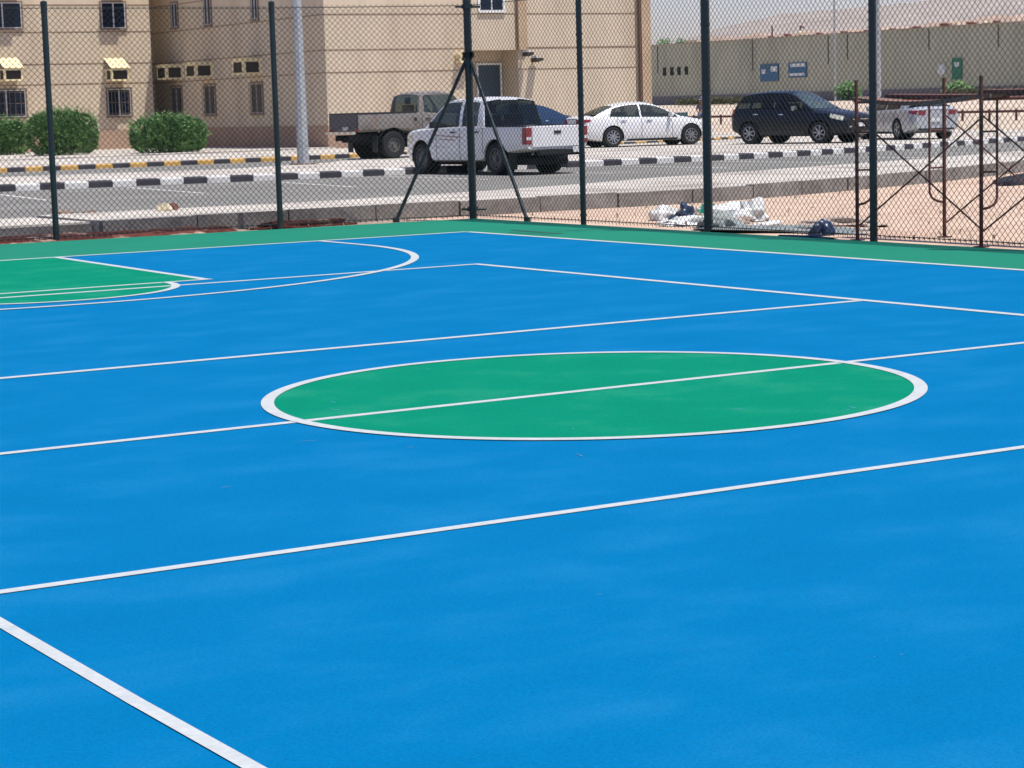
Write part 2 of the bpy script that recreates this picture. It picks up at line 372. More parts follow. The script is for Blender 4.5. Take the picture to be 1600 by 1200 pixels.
g = MB(); arc((0, 0), 1.8, 0, 2*pi, .072, g, 128); struct('centre_circle_line', g, M['line'])
g = MB(); arc((0, 12.95), 5.22, pi+.0, 2*pi, .085, g); seg((5.22, 12.95), (5.22, BL-.05), .085, g, .0079); seg((-5.22, 12.95), (-5.22, BL-.05), .085, g, .0079)
struct('three_point_line', g, M['line'])
g = MB(); arc((0, FTY), 1.32, pi, 2*pi, .08, g, 60); struct('free_throw_circle_line', g, M['line'])
line('key_lines', ((-1.95, FTY), (1.80, FTY), .085), ((1.87, BL-.05), (1.74, FTY-.04), .085), ((-1.87, BL-.05), (-1.74, FTY-.04), .085))
# overhead cast shadow painted as dark streaks, and pale scuffs on the paint
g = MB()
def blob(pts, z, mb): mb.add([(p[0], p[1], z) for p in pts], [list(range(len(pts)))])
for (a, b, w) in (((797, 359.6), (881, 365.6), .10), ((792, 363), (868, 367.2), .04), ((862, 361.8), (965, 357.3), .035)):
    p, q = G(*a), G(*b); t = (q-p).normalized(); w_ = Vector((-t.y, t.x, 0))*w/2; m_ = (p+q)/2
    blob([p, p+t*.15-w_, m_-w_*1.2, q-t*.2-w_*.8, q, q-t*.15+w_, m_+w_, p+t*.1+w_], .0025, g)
struct('painted_shadow_streaks', g, mat('painted_shadow_green', (.006, .05, .035), .6))
g = MB()
random.seed(3)
def scuff(x, y, l, w, a, z=.0045):
    t = Vector((cos(a), sin(a), 0)); q = Vector((-t.y, t.x, 0)); p = Vector((x, y, z)); k = random.uniform(-.2, .2)
    blob([p-t*l, p-t*l*.4-q*w, p+t*l*.3-q*w*.6+q*k*w, p+t*l, p+t*l*.2+q*w*.5, p-t*l*.5+q*w*.8], z, g)
for (u, v) in ((520, 629), (523, 641), (668, 577), (1031, 557), (1330, 637), (1322, 641), (1150, 640), (640, 700), (355, 762), (1045, 780), (480, 690), (905, 712)):
    p = G(u, v); scuff(p.x, p.y, random.uniform(.02, .07), .006, random.uniform(0, 3))
for k in range(26):
    u, v = random.uniform(0, 1600), 440+600*random.random()**2; p = G(u, v); scuff(p.x, p.y, .004+.03*random.random()**3, random.uniform(.001, .004), random.uniform(0, 3))
struct('paint_scuffs', g, mat('pale_scuff', (.05, .20, .33), .7))

# ------------------------------------------------------------------ chain link fence (one L-shaped fence)
fence = thing('chain_link_fence', 'tall dark green chain-link fence with braced corner post round the blue court', 'fence', (9.06, 16.9, 0))
H = 3.06
left_posts = [(-6.6, 17.75, .040), (-3.4, 17.7, .040), (-.15, 17.62, .040), (3.07, 17.49, .040), (6.33, 17.55, .040)]
corner = (9.10, 16.98, .056)
right_posts = [(9.23, 14.28, .040), (9.28, 11.55, .055), (9.31, 8.51, .043), (9.30, 5.6, .05), (9.30, 2.7, .05), (9.3, -.3, .05), (9.3, -3.3, .05)]
def post(x, y, r, h):
    mb = MB(); mb.tube((x, y, -.1), (x, y, h), r, 14); mb.lathe([(r*1.12, h-.03), (r*1.12, h+.012), (.001, h+.03)], (x, y, 0), 'z', 14)
    for z in (.12, .9, 1.7, 2.5, h-.1): mb.tube((x, y, z-.012), (x, y, z+.012), r*1.12, 12)
    mb.build('post', M['greenmetal'], fence, smooth=40)
for p in left_posts+[corner]+right_posts: post(p[0], p[1], p[2], H+.02 if p[2] < .041 or p is corner else 3.6)
allp = left_posts+[corner]+right_posts
WR = .003
for a, b in zip(allp, allp[1:]):
    A_, B_ = Vector((a[0], a[1], 0)), Vector((b[0], b[1], 0)); d = B_-A_; L = d.length; d /= L; nn = Vector((-d.y, d.x, 0))
    mb = MB(); z0, z1 = .03, H-.02; pw, ph = .080, .082; k = ph/pw
    # two families of strands
    for fam in (0, 1):
        s = -(z1-z0)/k
        i0 = int(s/pw)-1
        for i in range(i0, int(L/pw)+2):
            x0 = i*pw; x1 = x0+(z1-z0)/k
            ta = max(0., x0); tb = min(L, x1)
            if tb-ta < .01: continue
            za, zb = z0+(ta-x0)*k, z0+(tb-x0)*k
            if fam: pa, pb = A_+d*(L-ta), A_+d*(L-tb)
            else: pa, pb = A_+d*ta, A_+d*tb
            o_ = nn*(.003 if fam else -.003)
            mb.tube((pa.x+o_.x, pa.y+o_.y, za), (pb.x+o_.x, pb.y+o_.y, zb), WR, 4, caps=False)
    mb.build('mesh_panel', M['wire'], fence)
    mb = MB(); mb.tube((A_.x, A_.y, H-.05), (B_.x, B_.y, H-.05), .005, 6); mb.build('line_wire', M['wire'], fence)
    mb = MB(); mb.tube((A_.x, A_.y, .05), (B_.x, B_.y, .05), .005, 6)
    # knuckled lower selvedge: short barbs pointing down
    for i in range(int(L/pw)):
        p = A_+d*(i*pw+.03); mb.tube((p.x, p.y, .06), (p.x+d.x*.012, p.y+d.y*.012, .012), .005, 4)
    mb.build('line_wire', M['wire'], fence)
cx_, cy_ = corner[0], corner[1]
for foot in (G(619, 345), G(824, 345)):
    mb = MB(); top = Vector((cx_, cy_, 2.32)); mb.tube((foot.x, foot.y, 0), top, .026, 10)
    mb.lathe([(.001, 2.28), (.085, 2.28), (.085, 2.36), (.001, 2.36)], (cx_, cy_, 0), 'z', 14)
    mb.tube((foot.x, foot.y, -.02), (foot.x, foot.y, .05), .05, 8)
    mb.build('brace', M['greenmetal'], fence, smooth=40)
for z in (.14, H-.06):
    mb = MB(); mb.tube((cx_-.16, cy_+.05, z), (cx_+.16, cy_-.1, z-.01), .018, 8); mb.lathe([(.001, z-.03), (.08, z-.03), (.08, z+.03), (.001, z+.03)], (cx_, cy_, 0), 'z', 14)
    mb.build('clamp', M['greenmetal'], fence, smooth=40)

# ------------------------------------------------------------------ apartment building
BX, BY = 30.2, 64.1; Y1, Y2 = 78.5, 81.1; BH = 8.7
xc = onY(237, 100, Y1).x
xp0, xp1 = onY(734, 100, BY).x, onY(810, 100, BY).x; xr = onY(1000, 100, BY).x; xe = onY(1014, 100, BY).x
zp = onY(790, 78, BY).z
bld = thing('apartment_building', 'tan two-storey building with dark joint lines behind the parked pickups', 'building', (BX, BY, .2))
mb = MB()
mb.box(-30, xc, Y1, 96, 1.06, BH); mb.box(xc, BX, Y2, 96, 1.06, BH)
mb.box(BX, xp0, BY, 96, 1.06, BH); mb.box(xp0, xp1, BY, BY+1.3, zp, BH); mb.box(xp0, xp1, BY+1.3, 95.9, 1.06, BH)
mb.box(xp1, xr, BY, 95, 1.06, BH)
mb.build('wall', M['wall'], bld)
mb = MB(); e = .03
mb.box(-30, xc+e, Y1-e, 95.8, -.1, 1.06); mb.box(xc+e, BX-e, Y2-e, 95.8, -.1, 1.06); mb.box(BX-e, xp0, BY-e, 95.8, -.1, 1.06)
mb.box(xp0, xp1, BY+1.3-e, 95.8, -.1, 1.06); mb.box(xp1, xe+e, BY-e, 94.8, -.1, 1.06)
mb.build('plinth', M['plinth'], bld)
mb = MB(); mb.box(xr, xe, BY-.18, 94, 1.06, BH); mb.box(onY(808, 50, BY).x, onY(821, 50, BY).x, BY-.14, BY, zp, BH); mb.build('pilaster', mat('pilaster_render', (.46, .33, .21), .92, var=.12, scale=.8, fvar=.08, fine=10), bld)
mb = MB(); mb.box(-30.3, xc+.3, Y1-.3, 96.3, BH, BH+.25); mb.box(BX-.3, xe+.2, BY-.3, 96.3, BH+.001, BH+.251); mb.build('roof', M['wall'], bld)
mb = MB(); h_ = .017
for z in (5.18, 3.86, 3.02, 6.3):
    mb.box(-30, xc, Y1-.012, Y1, z-h_, z+h_); mb.box(xc, BX, Y2-.012, Y2, z-h_, z+h_); mb.box(BX-.012, BX, BY+.002, Y2-.02, z-h_, z+h_)
    w_ = 2.3 if abs(z-3.86) < .1 else 1
    mb.box(BX-.012, xp0, BY-.012, BY, z-h_, z+h_)
    if z > zp+.1: mb.box(xp0, onY(808, 50, BY).x, BY-.012, BY, z-h_, z+h_)
    mb.box(onY(821, 50, BY).x if z > zp-.05 else xp1, xr, BY-.012, BY, z-h_*w_, z+h_)
for u in (727.5, 806.5, 994):
    x = onY(u, 50, BY).x; mb.box(x-.04, x+.04, BY-.03, BY-.014, zp if u != 994 else 1.1, BH)
mb.build('joint', M['groove'], bld)
for u in (997.5,):
    x = onY(u, 50, BY).x; mb = MB(); mb.tube((x, BY-.1, 1.2), (x, BY-.1, BH), .05, 8); mb.build('drainpipe', mat('brown_pipe', (.14, .075, .05), .7), bld)

def window(plane, u0, v0, u1, v1, bars=False, white=False, cur=None):
    # plane: ('Y',Y) facing -y or ('X',X) facing -x
    ax, c = plane
    f = onY if ax == 'Y' else onX
    a, b = f(u0, v0, c), f(u1, v1, c); z1_, z0_ = a.z, b.z
    s0, s1 = (a.x, b.x) if ax == 'Y' else (a.y, b.y)
    if s0 > s1: s0, s1 = s1, s0
    zc = (f(u0, v0, c).z+f(u1, v0, c).z)/2; zd = (f(u0, v1, c).z+f(u1, v1, c).z)/2; z1_, z0_ = zc, zd
    def bx(mb, p, q, d0, d1, z0, z1):
        if ax == 'Y': mb.box(p, q, c-d1, c-d0, z0, z1)
        else: mb.box(c-d1, c-d0, p, q, z0, z1)
    par = MB(); t = .07
    bx(par, s0-t, s1+t, .0, .05, z1_, z1_+t); bx(par, s0-t, s1+t, 0, .09, z0_-t, z0_); bx(par, s0-t, s0, 0, .05, z0_, z1_); bx(par, s1, s1+t, 0, .05, z0_, z1_)
    w = par.build('window', M['white'] if white else M['reveal'], bld)
    pn = MB(); bx(pn, s0, s1, .0, .015, z0_, z1_); pn.build('pane', M['pane'], w)
    fr = MB(); k = .035; mid = (s0+s1)/2
    bx(fr, s0, s1, .016, .045, z1_-k, z1_); bx(fr, s0, s1, .016, .045, z0_, z0_+k); bx(fr, s0, s0+k, .016, .045, z0_+k, z1_-k); bx(fr, s1-k, s1, .016, .045, z0_+k, z1_-k); bx(fr, mid-k*.8, mid+k*.8, .016, .05, z0_+k, z1_-k)
    fr.build('frame', M['winframe'], w)
    if bars:
        gr = MB(); n_ = 7
        for i in range(n_+1):
            s = s0+(s1-s0)*i/n_
            if ax == 'Y': gr.tube((s, c-.14, z0_), (s, c-.14, z1_), .009, 5)
            else: gr.tube((c-.14, s, z0_), (c-.14, s, z1_), .009, 5)
        for z in (z0_+.1, (z0_+z1_)/2, z1_-.1):
            if ax == 'Y': gr.tube((s0, c-.14, z), (s1, c-.14, z), .009, 5)
            else: gr.tube((c-.14, s0, z), (c-.14, s1, z), .009, 5)
        gr.build('grille', M['reveal'], w)
PY1 = ('Y', Y1); PX = ('X', BX)
window(PY1, -28, 4, 34, 44); window(PY1, -22, 141, 41, 183, bars=True)
window(PY1, 157, 4, 196, 44); window(PY1, 167, 139, 205, 181, bars=True)
window(PX, 268, 5, 279, 43); window(PX, 319, -6, 331, 39); window(PX, 393, -14, 404, 30)
window(PX, 268, 136, 286, 178, bars=True); window(PX, 320, 133, 338, 179, bars=True); window(PX, 393, 130, 412, 177, bars=True)
window(('Y', BY), 748, -22, 786, 17, white=True)
# door in the porch
a, b = onY(745, 102, BY+1.3), onY(781, 165, BY+1.3)
mb = MB(); mb.box(a.x, b.x, BY+1.22, BY+1.3, .25, a.z); dr = mb.build('door', M['door'], bld)
mb = MB(); mb.box(a.x-.08, a.x, BY+1.19, BY+1.3, .25, a.z+.08); mb.box(b.x, b.x+.08, BY+1.19, BY+1.3, .25, a.z+.08); mb.box(a.x, b.x, BY+1.19, BY+1.3, a.z, a.z+.08); mb.build('door_frame', M['white'], dr)
mb = MB(); mb.tube((b.x-.12, BY+1.18, 1.25), (b.x-.12, BY+1.18, 1.4), .02, 8); mb.build('handle', M['chrome'], dr)

def ac_unit(face, u, v0, v1, wid, dep, label, hood='slope'):
    """box-type air conditioner sticking out of the wall; u,v on the wall plane: u = centre, v0/v1 = top/bottom of its case"""
    ax, c = face; f = onY if ax == 'Y' else onX
    p = f(u, v1, c); h = f(u, v0, c).z-p.z
    t = thing('air_conditioner', label, 'air conditioner', (p.x, p.y, p.z), 0 if ax == 'Y' else -pi/2, 'window air conditioners on the tan building')
    w = wid/2; k = .07     # local: x along wall, -y outwards
    mb = MB()
    mb.box(-w, w, -dep, -dep+k, 0, k); mb.box(-w, w, -dep, -dep+k, h-k, h); mb.box(-w, -w+k, -dep, -dep+k, k, h-k); mb.box(w-k, w, -dep, -dep+k, k, h-k)
    mb.box(-w, w, -dep+k, 0, 0, k); mb.box(-w, w, -dep+k, 0, h-k, h)
    mb.box(-w, -w+k, -dep+k, -dep+.14, k, h-k); mb.box(w-k, w, -dep+k, -dep+.14, k, h-k); mb.box(-w, -w+k, -.14, 0, k, h-k); mb.box(w-k, w, -.14, 0, k, h-k)
    mb.build('casing', M['ac'], t, local=True)
    mb = MB(); mb.box(-w+.02, w-.02, -dep+.04, -.01, .02, h-.02)
    for i in range(7): z = .07+(h-.14)*i/6; mb.box(-w+k, w-k, -dep+.02, -dep+.045, z-.008, z+.008)
    mb.build('louvre', M['louvre'], t, local=True)
    mb = MB()
    if hood == 'slope': mb.prism([(-w-.04, -dep-.06), (w+.04, -dep-.06), (w+.04, 0), (-w-.04, 0)], lambda p: h+.012+(0 if p[1] < -.1 else .42), lambda p: h+.04+(0 if p[1] < -.1 else .42))
    else: mb.prism([(-w-.03, -dep-.04), (w+.03, -dep-.04), (w+.03, 0), (-w-.03, 0)], h+.005, h+.07)
    mb.build('hood', M['ac'], t, local=True)
    return t
ac_unit(PY1, 179, 108, 127, .78, .72, 'cream box air conditioner with sloping hood above the barred window left of the widest shrub')
ac_unit(PY1, 13, 108, 127, .78, .72, 'cream box air conditioner with sloping hood at the left edge of the photo')
ac_unit(PY1, 179, -28, -9, .78, .72, 'upper cream air conditioner above the second-floor window')
ac_unit(PY1, 13, -28, -9, .78, .72, 'upper cream air conditioner above the second-floor window at the left edge')
ac_unit(('Y', Y2), 251, 107, 124, .6, .5, 'small cream air conditioner in the shaded inner corner beside another unit', hood='flat')
ac_unit(PX, 281, 103, 124, 1., .85, 'flat-topped air conditioner on the shaded wall, the one next to the inner corner', hood='flat')
ac_unit(PX, 327, 100, 121, 1., .85, 'flat-topped air conditioner on the shaded wall above the middle narrow window', hood='flat')
ac_unit(PX, 402, 94, 116, 1., .85, 'flat-topped air conditioner on the shaded wall above the third, nearest narrow window', hood='flat')
ac_unit(('Y', BY), 721, 88, 98, .5, .35, 'small white box unit on the lit wall just left of the fence corner post', hood='flat')
for (u, v, w, lb) in ((819, 82, .3, 'white wall lamp on the corner of the porch pilaster'), (833, 91, .32, 'small wall lamp right of the porch pilaster, the lower of two')):
    p = onY(u, v, BY-.14 if u < 822 else BY)
    t = thing('wall_lamp', lb, 'wall lamp', p, 0, 'wall lamps by the porch')
    mb = MB(); mb.box(p.x-.05, p.x+.05, p.y-.35, p.y, p.z, p.z+.1); mb.build('bracket', M['white'], t)
    mb = MB(); mb.prism([(p.x-w/2, p.y-.5), (p.x+w/2, p.y-.5), (p.x+w/2, p.y-.1), (p.x-w/2, p.y-.1)], lambda q: p.z-.16 if q[1] > p.y-.3 else p.z-.1, p.z-.001); mb.build('lamp_head', M['louvre'], t)

# ------------------------------------------------------------------ shrubs
def shrub(name, label, u0, u1, v_top, v_base, depth, n, seed):
    rnd = random.Random(seed)
    z0 = .22; c = depth_pt((u0+u1)/2, depth); c.z = 0
    w = (u1-u0)/FPX*depth/2; h = (v_base-v_top)/FPX*depth
    t = thing(name, label, 'shrub', (c.x, c.y, z0), 0, 'clipped green shrubs in front of the building')
    mb = MB()
    lob = [(rnd.uniform(-.7, .7), rnd.uniform(-.6, .6), rnd.uniform(.2, .78), rnd.uniform(.4, .6)) for _ in range(22)]
    k = 0
    while k < n:
        if rnd.random() < .72:
            lx, ly, lz, lr = rnd.choice(lob)
            d = Vector((rnd.gauss(0, 1), rnd.gauss(0, 1), rnd.gauss(0, 1))).normalized()*(lr*(rnd.random()**.35))
            x, y, z = lx+d.x*.75, ly+d.y*.75, lz+d.z*.55
        else:
            d = Vector((rnd.gauss(0, 1), rnd.gauss(0, 1), rnd.gauss(0, 1))).normalized(); kk = (abs(d.x)**3.4+abs(d.y)**3.4+abs(d.z)**3.4)**(-1/3.4); x, y, z = d.x*.97*kk, d.y*.97*kk, .47+d.z*.5*kk
        if z < .02: z = rnd.random()*.35
        if abs(x)**3.2+abs(y)**3.2+(abs(z-.46)/.55)**3.6 > .9+1.5*rnd.random()**3: continue
        p = Vector((c.x+x*w, c.y+y*w*.85, z0+z*h))
        ax_ = (Vector((x, y, .5+rnd.random()))+Vector((rnd.gauss(0, .6), rnd.gauss(0, .6), rnd.gauss(0, .5)))).normalized()
        s_ = ax_.cross(Vector((rnd.gauss(0, 1), rnd.gauss(0, 1), rnd.gauss(0, 1)))).normalized()
        L_ = rnd.uniform(.09, .20); b_ = rnd.uniform(.018, .032)
        mb.add([p, p+ax_*L_*.5+s_*b_, p+ax_*L_, p+ax_*L_*.5-s_*b_], [(0, 1, 2, 3)]); k += 1
    for i in range(110):                      # loose shoots standing out of the clipped outline
        a = rnd.uniform(0, 2*pi); e_ = rnd.uniform(-.1, 1.4); d = Vector((cos(a)*cos(e_), sin(a)*cos(e_), sin(e_))); kk = (abs(d.x)**3.4+abs(d.y)**3.4+abs(d.z)**3.4)**(-1/3.4)
        o_ = Vector((c.x+d.x*kk*w*.93, c.y+d.y*kk*w*.8, z0+h*(.47+.5*d.z*kk))); g_ = (d+Vector((rnd.gauss(0, .35), rnd.gauss(0, .35), .7))).normalized(); L2 = rnd.uniform(.12, .34)
        for j in range(9):
            p = o_+g_*L2*j/8; q = (g_+Vector((rnd.gauss(0, .8), rnd.gauss(0, .8), rnd.gauss(0, .5)))).normalized(); s_ = q.orthogonal().normalized(); L_ = rnd.uniform(.09, .16)
            mb.add([p, p+q*L_*.5+s_*.022, p+q*L_, p+q*L_*.5-s_*.022], [(0, 1, 2, 3)])
    mb.build('foliage', M['leaf'], t)
    mb = MB()
    for i in range(26):
        a = rnd.uniform(0, 2*pi); r = rnd.uniform(.1, .8)
        mb.tube((c.x+.25*w*cos(a), c.y+.25*w*sin(a), z0-.05), (c.x+r*w*cos(a), c.y+r*w*.8*sin(a), z0+h*rnd.uniform(.5, .9)), .02, 5, .006)
    mb.build('stem', M['stem'], t)
shrub('oleander_shrub', 'large rounded green shrub right of the leftmost fence post', 45, 145, 174, 239, 82, 15000, 1)
shrub('oleander_shrub', 'green shrub cut by the left edge of the photo', -35, 38, 184, 234, 86, 9000, 2)
shrub('oleander_shrub', 'wide rounded green shrub at the foot of the inner building corner', 206, 315, 181, 234, 81, 15000, 3)

# ------------------------------------------------------------------ vehicles
def apply_bool(o, cutters):
    ms = []
    for c in cutters:
        md = o.modifiers.new('cut', 'BOOLEAN'); md.operation = 'DIFFERENCE'; md.solver = 'EXACT'; md.object = c
    bpy.context.view_layer.update()
    dg = bpy.context.evaluated_depsgraph_get(); me = bpy.data.meshes.new_from_object(o.evaluated_get(dg))
    old = o.data; o.modifiers.clear(); o.data = me; bpy.data.meshes.remove(old)
    for c in cutters:
        d = c.data; bpy.data.objects.remove(c); bpy.data.meshes.remove(d)

class Car:
    def __init__(s, name, label, loc, heading, P):
        s.P = P; s.root = thing(name, label, P.get('cat', 'car'), loc, pi/2-rad(heading), 'vehicles parked between the court and the building')
        s.body(); s.greenhouse(); s.interior(); s.wheels(); s.details()
    def sec(s, x):
        P = s.P; zb, zs, zt, w = spl(P['bot'], x), spl(P['sho'], x), spl(P['top'], x), spl(P['wid'], x)
        zt = max(zt, zs+.01); h = zs-zb; fl = P.get('flat', 0)
        return [(0, zb), (w-.16, zb), (w-.05, zb+.04), (w-.015, zb+.16*h), (w, zb+.45*h), (w-.004, zb+.7*h), (w-.022+.012*fl, zb+.9*h), (w-.06+.04*fl, zs), (w-.17+.1*fl, zs+.55*(zt-zs)), (w*.55, zs+.9*(zt-zs)), (0, zt)]
    def ys(s, x, z):
        q = s.sec(x)[1:8]
        if z <= q[0][1]: return q[0][0]
        for a, b in zip(q, q[1:]):
            if z <= b[1]: return a[0]+(b[0]-a[0])*(z-a[1])/max(1e-6, b[1]-a[1])
        return q[-1][0]
    def body(s):
        P = s.P; x0, x1 = P['wid'][0][0], P['wid'][-1][0]; N = 84
        xs = [x0+(x1-x0)*(.5-.5*cos(pi*i/N))*.35+(x1-x0)*(i/N)*.65 for i in range(N+1)]
        mb = MB(); K = None
        for x in xs:
            q = s.sec(x); ring = q+[(-y, z) for y, z in q[-2:0:-1]]; K = len(ring); mb.v += [(x, y, z) for y, z in ring]
        for i in range(N):
            for j in range(K): mb.f.append([i*K+j, (i+1)*K+j, (i+1)*K+(j+1) % K, i*K+(j+1) % K])
        mb.f.append(list(range(K))); mb.f.append([N*K+j for j in range(K)][::-1]); mb.m = [0]*len(mb.f)
        b = mb.build('body', M[P['paint']], s.root, local=True); cut = []
        for wx in (0, P['wb']):
            for sd in (-1, 1):
                c = MB(); R_ = P['r']+P.get('arch', .07); y0, y1 = sd*(P['track']-.18), sd*(P['track']+.6); n = 40
                c.v = [(wx+R_*cos(2*pi*i/n), y0, P['r']+R_*sin(2*pi*i/n)) for i in range(n)]+[(wx+R_*cos(2*pi*i/n), y1, P['r']+R_*sin(2*pi*i/n)) for i in range(n)]
                c.f = [(i, (i+1) % n, n+(i+1) % n, n+i) for i in range(n)]+[list(range(n))[::-1], list(range(n, 2*n))]; c.m = [0]*len(c.f)
                o = c.build('cutter', M['under'], None, local=True); o.parent = s.root; cut.append(o)
        if P.get('bed'):
            bx0, bx1, bw, bz = P['bed']; c = MB(); c.box(bx0, bx1, -bw, bw, bz, 3); o = c.build('cutter', M['under'], None); o.parent = s.root; cut.append(o)
        apply_bool(b, cut)
        me = b.data; me.polygons.foreach_set('use_smooth', [True]*len(me.polygons)); me.set_sharp_from_angle(angle=rad(32)); s.b = b
        # dark linings of the arches
        for wx in (0, P['wb']):
            for sd in (-1, 1):
                mb = MB(); R_ = P['r']+P.get('arch', .07)-.006; n = 20; ya, yb = sd*(P['track']-.17), sd*(P['track']+.085); vs = []
                for i in range(n+1):
                    t = pi*i/n*1.1-.05*pi
                    vs += [(wx+R_*cos(t), ya, P['r']+R_*sin(t)), (wx+R_*cos(t), yb, P['r']+R_*sin(t))]
                mb.add(vs, [(2*i, 2*i+1, 2*i+3, 2*i+2) for i in range(n)])
                mb.add([(wx+R_*cos(2*pi*i/24), ya, P['r']+R_*sin(2*pi*i/24)) for i in range(24)], [list(range(24))])
                mb.build('wheel_well', M['under'], s.root, local=True)
    def greenhouse(s):
        P = s.P; rk = P['roof']; x0, x1 = rk[0][0], rk[-1][0]; n = int((x1-x0)/.03); NJ, NK = 15, 9
        xs = sorted(set([x0+(x1-x0)*i/n for i in range(n+1)]+[k[0]+(q[0]-k[0])*i/6 for k, q in zip(rk, rk[1:]) if q[0]-k[0] < .2 for i in range(7)]))
        def col(x):
            zb = spl(P['sho'], x)-.015; zr = max(zb+.002, interp(rk, x) if P.get('boxy') else spl(rk, x))
            wb = s.ys(x, zb)-P.get('inb', .03); hh = zr-zb; wr = wb-P['tum']*hh; c = []
            for j in range(NJ+1):
                t = j/NJ; c.append((wb+(wr-wb)*t+.02*sin(pi*t)*min(1, hh*3), zb+(hh-.045*min(1, hh*4))*t))
            y_, z_ = c[-1]
            for k in range(1, NK+1):
                t = k/NK; c.append((y_*(1-t), z_+(.045+.02)*min(1, hh*4)*(1-(1-t)**2.4)))
            return c, zb, zr
        cols = [col(x) for x in xs]; sets = {}
        full = [(x, y, z) for x, (c, _, _) in zip(xs, cols) for (y, z) in c]; m_ = NJ+NK+1
        for i in range(len(xs)-1):
            xc_ = (xs[i]+xs[i+1])/2; zb = (cols[i][1]+cols[i+1][1])/2; zr = (cols[i][2]+cols[i+1][2])/2
            for j in range(m_-1):
                q4 = [(i, j), (i+1, j), (i+1, j+1), (i, j+1)]; pc = [sum(full[a*m_+b][k] for a, b in q4)/4 for k in range(3)]
                side = j < NJ; cls = 'cabin'
                slope = abs(cols[i+1][2]-cols[i][2])/(xs[i+1]-xs[i])
                if side:
                    if pc[2] > zb+.035 and pc[2] < zr-P.get('rail', .075) and zr-zb > .13:
                        pil = False
                        for (px, pw, lean) in P['pillars']:
                            if abs(xc_-(px+lean*(pc[2]-zb))) < pw: pil = True
                        if not pil and P['sidex'][0]+P.get('rl', 0)*(pc[2]-zb) < xc_ < P['sidex'][1]: cls = 'side_window'
                else:
                    lim = P.get('rlim', .09) if xc_ < .7 else .09
                    edge = full[i*m_+NJ][1]
                    if pc[1] < edge-lim:
                        if xc_ > P['ws'][0] and xc_ < P['ws'][1]: cls = 'windshield'
                        if xc_ < P['rw'][1] and xc_ > P['rw'][0] and P.get('rwz', (0, 9))[0] < pc[2] < P.get('rwz', (0, 9))[1]: cls = 'rear_window'
                for sd in (1, -1):
                    key = cls if cls != 'side_window' else ('side_window', sd, sum(1 for p_ in P['pillars'] if xc_ > p_[0]+p_[2]*(pc[2]-zb)))
                    if cls == 'cabin': key = 'cabin'
                    sets.setdefault(key, []).append(([(full[a*m_+b][0], sd*full[a*m_+b][1], full[a*m_+b][2]) for a, b in q4]))
        for key, qs in sets.items():
            nm = key if isinstance(key, str) else key[0]
            mb = MB(); idx = {}
            for q in qs:
                ids = []
                for p in q:
                    k = (round(p[0], 4), round(p[1], 4), round(p[2], 4))
                    if k not in idx: idx[k] = len(mb.v); mb.v.append(p)
                    if idx[k] not in ids: ids.append(idx[k])
                if len(ids) > 2: mb.f.append(ids); mb.m.append(0)
            mm = M[P.get('cabpaint', P['paint'])] if nm == 'cabin' else M[P.get('glass', 'glass')]
            if nm == 'rear_window' and P.get('glassr'): mm = M[P['glassr']]
            if nm == 'windshield' and P.get('wsglass'): mm = M[P['wsglass']]
            mb.build(nm, mm, s.root, local=True, smooth=38)
    def interior(s):
        P = s.P; rk = P['roof']; x0, x1 = rk[0][0]+.05, rk[-1][0]-.05; mb = MB(); n = 16; vs = []
        for i in range(n+1):
            x = x0+(x1-x0)*i/n; z = max(spl(P['top'], x), spl(P['sho'], x))+.012; y = s.ys(x, spl(P['sho'], x))-.09; vs += [(x, -y, z), (x, y, z)]
        mb.add(vs, [(2*i, 2*i+1, 2*i+3, 2*i+2) for i in range(n)]); mb.build('dashboard', M['under'], s.root, local=True)
        for xs_ in P['seats']:
            for sd in (-1, 1):
                zb = spl(P['sho'], xs_); zr = spl(rk, xs_)
                mb = MB(); mb.prism([(xs_-.06, sd*.38-.24), (xs_+.06, sd*.38-.24), (xs_+.06, sd*.38+.24), (xs_-.06, sd*.38+.24)], zb-.02, zb+(zr-zb)*.42); se = mb.build('seat', M['seat'], s.root, local=True)
                s.pbox('headrest', M['seat'], xs_-.05, xs_+.04, sd*.38-.12, sd*.38+.12, zb+(zr-zb)*.46, zb+(zr-zb)*.78, par=se)
